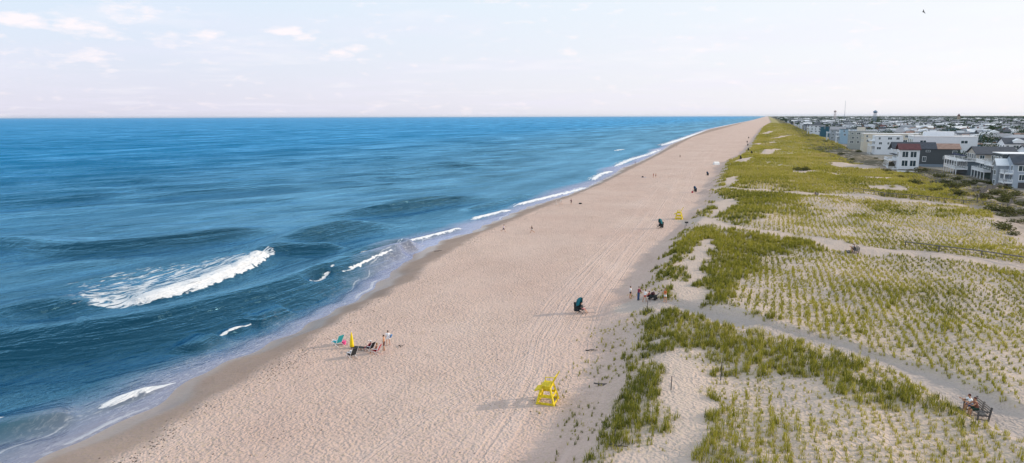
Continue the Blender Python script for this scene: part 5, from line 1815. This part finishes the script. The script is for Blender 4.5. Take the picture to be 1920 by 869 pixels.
lifeguard_stand(ground(1027, 753), face_to(-1, -.05), 'yellow wooden lifeguard stand near the camera, beside the sparse dune grass', .92)
lifeguard_stand(ground(1273, 411), face_to(-1, -.05), 'small far yellow lifeguard stand beyond the second footpath', 1.0)
p = ground(1287, 424)
e = empty('sign_board', p, .3); tag(e, 'small dark board on a low post near the mouth of the second footpath', 'sign')
MB().bar((0, 0, -.2), (0, 0, 1.0), .08).build('post', DARK_WOOD, e); MB().box(-.4, .4, -.05, -.02, .6, 1.0).build('board', DARK_WOOD, e)

# people along the water and the upper beach
person(ground(944, 435), face_to(1, .35), 'person in a pale top and dark shorts running near the wet sand, left of another', shirt=(0.55, 0.5, 0.62), bottom=('shorts', NAVY), **RUN)
person(ground(998, 437), face_to(-1, -.1), 'person in a black top with light shorts jogging, right of the pale topped runner', shirt=BLK, bottom=('short shorts', (.6, .62, .6)), skin=2, **RUN)
person(ground(1071, 384), face_to(-1, .3), 'slim person in dark clothes walking with wide steps by the waterline', shirt=(0.10, 0.05, 0.09), bottom=('shorts', BLK), **WALK)
person(ground(1043, 386), face_to(.4, 1), 'person all in pale clothes, left one of a pale pair near the water', shirt=(.75, .66, .6), bottom=('trousers', (.7, .63, .58)), **STAND)
person(ground(1052, 384), face_to(.4, 1), 'person all in pale clothes, right one of a pale pair near the water', shirt=(.75, .68, .62), bottom=('shorts', (.7, .63, .58)), **WALK)
person(ground(1225, 333), face_to(-1, .5), 'sunlit person in red swimwear, left one of two in mid beach', skin=2, shirt=(0.35, .08, .06), sleeves=0, bottom=('swimsuit', (.3, .04, .04)), female=True, **STAND)
person(ground(1229.5, 333), face_to(-1, .5), 'sunlit person in dark swimwear, right one of two in mid beach', skin=2, bottom=('shorts', (.12, .03, .05)), **STAND)
person(ground(1191, 309), face_to(-1, .2), 'dark figure standing right at the water edge far off', shirt=(.1, .03, .05), bottom=('shorts', BLK), **STAND)
person(ground(1275, 296), face_to(0, 1), 'lone figure in olive walking along the far beach', shirt=(.2, .17, .12), bottom=('trousers', (.08, .06, .05)), **WALK)
person(ground(1239, 277) + Vector((-3, 0, 0)), face_to(-1, 0), 'figure in dark blue wading in the shallow surf far off', shirt=NAVY, bottom=('shorts', NAVY), **STAND)
person(ground(1269, 276), face_to(-1, 0), 'figure in dark red standing near the far surf', shirt=(.12, .03, .03), bottom=('shorts', BLK), **STAND)
# towel with a lying person, and a dark bag
p = ground(1207, 333); o = MB().box(-1.1, 1.1, -.5, .5, 0, .03).build('towel', cloth('pale_blue', (.45, .5, .62))); o.location = p + Vector((0, 0, .05)); tag(o, 'pale blue towel spread on the sand left of the two sunlit people', 'towel')
o = MB().blob((0, 0, .2), (.45, .3, .25), 10, 6).tube((-.1, 0, .35), (.1, 0, .5), .05).build('beach_bag', dk); o.location = ground(1205, 333) + Vector((0, 0, .05)); tag(o, 'dark bag lying on the pale blue towel', 'bag')
o = MB().blob((0, 0, .18), (.5, .3, .22), 10, 6).blob((.3, 0, .3), (.15, .12, .14)).build('beach_bag', dk); o.location = ground(1088, 383); tag(o, 'low dark bundle on the sand right of the striding person', 'bag')

# group at the mouth of the near footpath
person(ground(1182, 560), face_to(.8, .3), 'woman in a white top and black shorts, leftmost of the group by the footpath', shirt=W_, sleeves=.3, bottom=('short shorts', BLK), female=True, scale=.95, skin=2, **STAND)
person(ground(1197, 563), face_to(1, -.5), 'tall man in dark red top and long blue trousers in the footpath group', shirt=(.16, .02, .05), sleeves=1.6, bottom=('trousers', (.02, .06, .16)), shoes=BLK, scale=1.04, legs=((2, 2), (-2, 2)), arms=((20, 60, 10), (15, 50, 8)), lean=6)
person(ground(1209, 567), face_to(.7, .7), 'woman in a loose white shirt and red shorts beside the tall man', shirt=W_, bottom=('short shorts', (.5, .12, .08)), female=True, scale=.95, skin=2, legs=((10, 6), (-14, 8)), arms=((25, 50, 10), (10, 30, 8)), lean=10)
person(ground(1214, 563), face_to(1, -.1), 'dark haired person crouching low on the sand behind the woman in white', shirt=(.3, .05, .06), bottom=('shorts', BLK), legs=((100, 130), (80, 125)), arms=((50, 30, 5), (40, 30, 5)), lean=25, skin=2, scale=.9)
person(ground(1247, 567), face_to(-.6, -.8), 'woman in orange top and white shorts, rightmost of the footpath group', shirt=(.55, .13, .04), sleeves=.2, bottom=('short shorts', W_), female=True, skin=2, long_hair=True, hair=(.2, .09, .03), legs=((2, 2), (-3, 2)), arms=((20, 90, 12), (20, 90, 12)))
# dark pushchair
e = empty('beach_cart', ground(1224, 562), face_to(-1, .2)); tag(e, 'black folding cart loaded with beach things between the crouching person and the woman in orange', 'cart')
e['label'] = 'black loaded beach cart between the crouching person and the woman in orange'
MB().box(-.3, .3, -.45, .45, .3, .62).build('basket', dk, e)
for sx in (-.34, .34):
    for sy in (-.35, .35):
        MB().tube((sx - .03, sy, .16), (sx + .03, sy, .16), .16, n=14).build('wheel', M('rubber', (.02, .02, .02), .8), e)
MB().tube((-.2, -.45, .5), (-.2, -.85, 1.0), .02).tube((.2, -.45, .5), (.2, -.85, 1.0), .02).tube((-.2, -.85, 1.0), (.2, -.85, 1.0), .025).build('handle', dk, e)
o = MB().blob((0, 0, .18), (.28, .34, .2), 10, 7).tube((-.12, 0, .3), (.12, 0, .42), .03).build('beach_bag', cloth('dark_maroon', (.05, .015, .02)))
o.location = e.location + Vector((0, 0, .62)); tag(o, 'dark maroon bag piled on top of the black beach cart', 'bag')


# benches facing the sea
def bench(loc, rz, label, L=2.0, sc=1.0):
    e = empty('bench', loc, rz); e.scale = (sc,) * 3; tag(e, label, 'bench', 'slatted wooden benches on the dune footpaths')
    s_ = MB()
    for k in range(4): s_.box(-L / 2, L / 2, -.22 + k * .14, -.10 + k * .14, .42, .46)
    s_.build('seat', GREY_WOOD, e)
    b_ = MB()
    for k in range(4): b_.bar((-L / 2, -.27 - .05 * k, .54 + .13 * k), (L / 2, -.27 - .05 * k, .54 + .13 * k), .035, .10)
    b_.build('backrest', GREY_WOOD, e)
    for i, x in enumerate((-L / 2 - .05, 0, L / 2 + .05)):
        m = MB().bar((x, -.30, -.1), (x, -.46, 1.02), .09, .10).bar((x, .36, -.1), (x, .36, .44 if i == 1 else .66), .09, .09).bar((x, -.4, .38), (x, .38, .38), .06, .09)
        m.build('bench_frame', DARK_WOOD, e)
        if i != 1: MB().bar((x, -.42, .68), (x, .44, .68), .13, .04).build('armrest', DARK_WOOD, e)
    g = MB()
    for k in range(2): g.box(-L / 2 - .05, L / 2 + .05, .62 + k * .45, .90 + k * .45, .03, .10)
    g.box(-.95, -.83, -.3, 1.5, -.02, .03).box(.83, .95, -.3, 1.5, -.02, .03)
    g.build('foot_board', DARK_WOOD, e)
    return e


p = ground(1830, 778); rz = face_to(-1, -.18)
bench(p, rz, 'dark slatted wooden bench with foot boards on the near footpath at lower right', sc=1.08)
R_ = Matrix.Rotation(rz, 3, 'Z')
person(p + R_ @ Vector((.48, .08, 0)), rz, 'person in a white shirt and blue shorts leaning forward on the near bench', shirt=W_, bottom=('shorts', (.03, .09, .22)), seat=.46, legs=((85, 82), (82, 70)), arms=((45, 50, 8), (45, 50, 8)), lean=28, hair=(.08, .02, .02), skin=2, scale=1.12)
person(p + R_ @ Vector((-.22, .08, 0)), rz, 'bare armed person in dark green shorts sitting at the near end of the bench', shirt=(.25, .10, .07), sleeves=0, bottom=('shorts', (.02, .05, .035)), seat=.46, legs=((85, 82), (80, 72)), arms=((40, 60, 8), (45, 50, 8)), lean=20, hair=(.08, .02, .02), skin=2, scale=1.12)
p = ground(1603, 473); rz = face_to(-1, -.1); R_ = Matrix.Rotation(rz, 3, 'Z')
bench(p, rz, 'wooden bench with two people on the second footpath in mid distance')
person(p + R_ @ Vector((.4, .08, 0)), rz, 'person in a pale shirt on the middle bench, farther of the two', shirt=(.6, .62, .62), bottom=('shorts', (.1, .12, .1)), seat=.46, legs=((85, 82), (82, 70)), arms=((45, 50, 8), (45, 50, 8)), lean=20)
person(p + R_ @ Vector((-.4, .08, 0)), rz, 'person in dark clothes on the middle bench, nearer of the two', shirt=(.04, .05, .06), bottom=('shorts', BLK), seat=.46, legs=((85, 82), (82, 70)), arms=((45, 50, 8), (45, 50, 8)), lean=15, skin=2)
p = ground(1530, 368); rz = face_to(-1, -.1); R_ = Matrix.Rotation(rz, 3, 'Z')
bench(p, rz, 'farthest wooden bench, on the middle footpath')
person(p + R_ @ Vector((.0, .08, 0)), rz, 'person in navy sitting on the farthest bench', shirt=NAVY, bottom=('shorts', (.3, .08, .06)), seat=.46, legs=((85, 82), (82, 70)), arms=((45, 50, 8), (45, 50, 8)), lean=10)

# driftwood and wrack
for i, (u, v, L, lab) in enumerate(((1130, 724, 1.8, 'weathered driftwood branch on the sand right of the near lifeguard stand'), (1109, 659, 1.3, 'small dark driftwood on the pale sand above the near lifeguard stand'),
                                    (822, 472, 1.6, 'driftwood at the edge of the wet sand'), (1160, 838, 1.2, 'low dark driftwood in the sparse grass at the bottom'), (752, 650, 0.8, 'small dark stick on open sand right of the standing pair'))):
    p = ground(u, v); m = MB(); q0 = Vector((-L / 2, 0, .06))
    for k in range(5):
        q1 = q0 + Vector((L / 5, random.uniform(-.12, .12), random.uniform(-.03, .06))); m.tube(q0, q1, .07 - .008 * k, .06 - .008 * k, 7); q0 = q1
    m.tube((0, 0, .06), (.25, .35, .18), .035, .015, 6)
    o = m.build('driftwood', DARK_WOOD); o.location = p; o.rotation_euler = (0, 0, random.uniform(-.6, .6)); tag(o, lab, 'driftwood')

# shell, weed and pebble scraps strewn along the high water mark (uncountable: one object)
n = 5200
yy = 32 + 260 * rng.uniform(0, 1, n) ** 1.8
xx = xberm(yy) + np.where(rng.uniform(0, 1, n) < 0.6, rng.normal(1.2, 0.9, n), rng.uniform(0, 30, n) ** 1.0)
kp = fbm(xx / 2.5, yy / 6, 820) + rng.uniform(-.1, .1, n) > 0.47
xx, yy = xx[kp], yy[kp]; n = len(xx)
zz = T(xx, yy)
sz = rng.uniform(0.03, 0.11, n)
ang = rng.uniform(0, pi, n)
base = np.stack([xx, yy, zz - 0.01], 1)
cs, sn_ = np.cos(ang), np.sin(ang)
o8 = []
for (a_, b_, c_) in ((-1, -.5, 0), (1, -.4, 0), (.8, .5, 0), (-.9, .4, 0), (0, 0, .7)):
    o8.append(base + np.stack([(a_ * cs - b_ * sn_) * sz, (a_ * sn_ + b_ * cs) * sz, c_ * sz], 1))
V = np.stack(o8, 1).reshape(-1, 3)
i0 = np.arange(n) * 5
F = np.concatenate([np.stack([i0, i0 + 1, i0 + 4], 1), np.stack([i0 + 1, i0 + 2, i0 + 4], 1), np.stack([i0 + 2, i0 + 3, i0 + 4], 1), np.stack([i0 + 3, i0, i0 + 4], 1)])
tag(link(bpy.data.objects.new('beach_debris', np_mesh('beach_debris', V, F, M('weed_scraps', (0.09, 0.07, 0.055), 0.9, var=0.5, scale=1.0)))), 'dark scraps of weed and shell strewn along the high water mark', 'debris', kind='stuff')

# gull overhead
d = ray(1732, 23); q = CAM + d * 95
e = MB().blob((0, 0, 0), (.09, .28, .08), 8, 6).blob((0, .28, .03), (.05, .09, .05)).add(
    [(0, -.1, .03), (0, .12, .03), (.45, .10, .16), (.45, -.04, .16), (.85, -.12, .08), (0, -.1, .01), (0, .12, .01), (.45, .10, .14), (.45, -.04, .14)],
    [(0, 1, 2, 3), (3, 2, 4), (6, 5, 8, 7), (7, 8, 4)]).add(
    [(0, -.1, .03), (0, .12, .03), (-.45, .10, .16), (-.45, -.04, .16), (-.85, -.12, .08), (0, -.1, .01), (0, .12, .01), (-.45, .10, .14), (-.45, -.04, .14)],
    [(1, 0, 3, 2), (2, 3, 4), (5, 6, 7, 8), (8, 7, 4)]).build('gull', M('gull_dark', (.04, .04, .045), .8))
e.location = q; e.rotation_euler = (0.3, 0.5, 1.1); e.scale = (.7, .7, .7); tag(e, 'dark gull with spread wings high in the pale sky at upper right', 'bird')


bpy.data.scenes.remove(BENCH_SCENE)

# ------------------------------------------------------------------ air
HZ = NT('air')
pv = HZ.n.new('ShaderNodeVolumePrincipled')
pv.inputs['Color'].default_value = (0.72, 0.84, 1.0, 1)
pv.inputs['Density'].default_value = 0.000013
pv.inputs['Anisotropy'].default_value = 0.2
HZ.l.new(pv.outputs[0], HZ.out.inputs['Volume'])
hz = MB().box(-72000, 9500, -3500, 72500, -25, 95).build('haze', HZ.m)
tag(hz, kind='stuff')
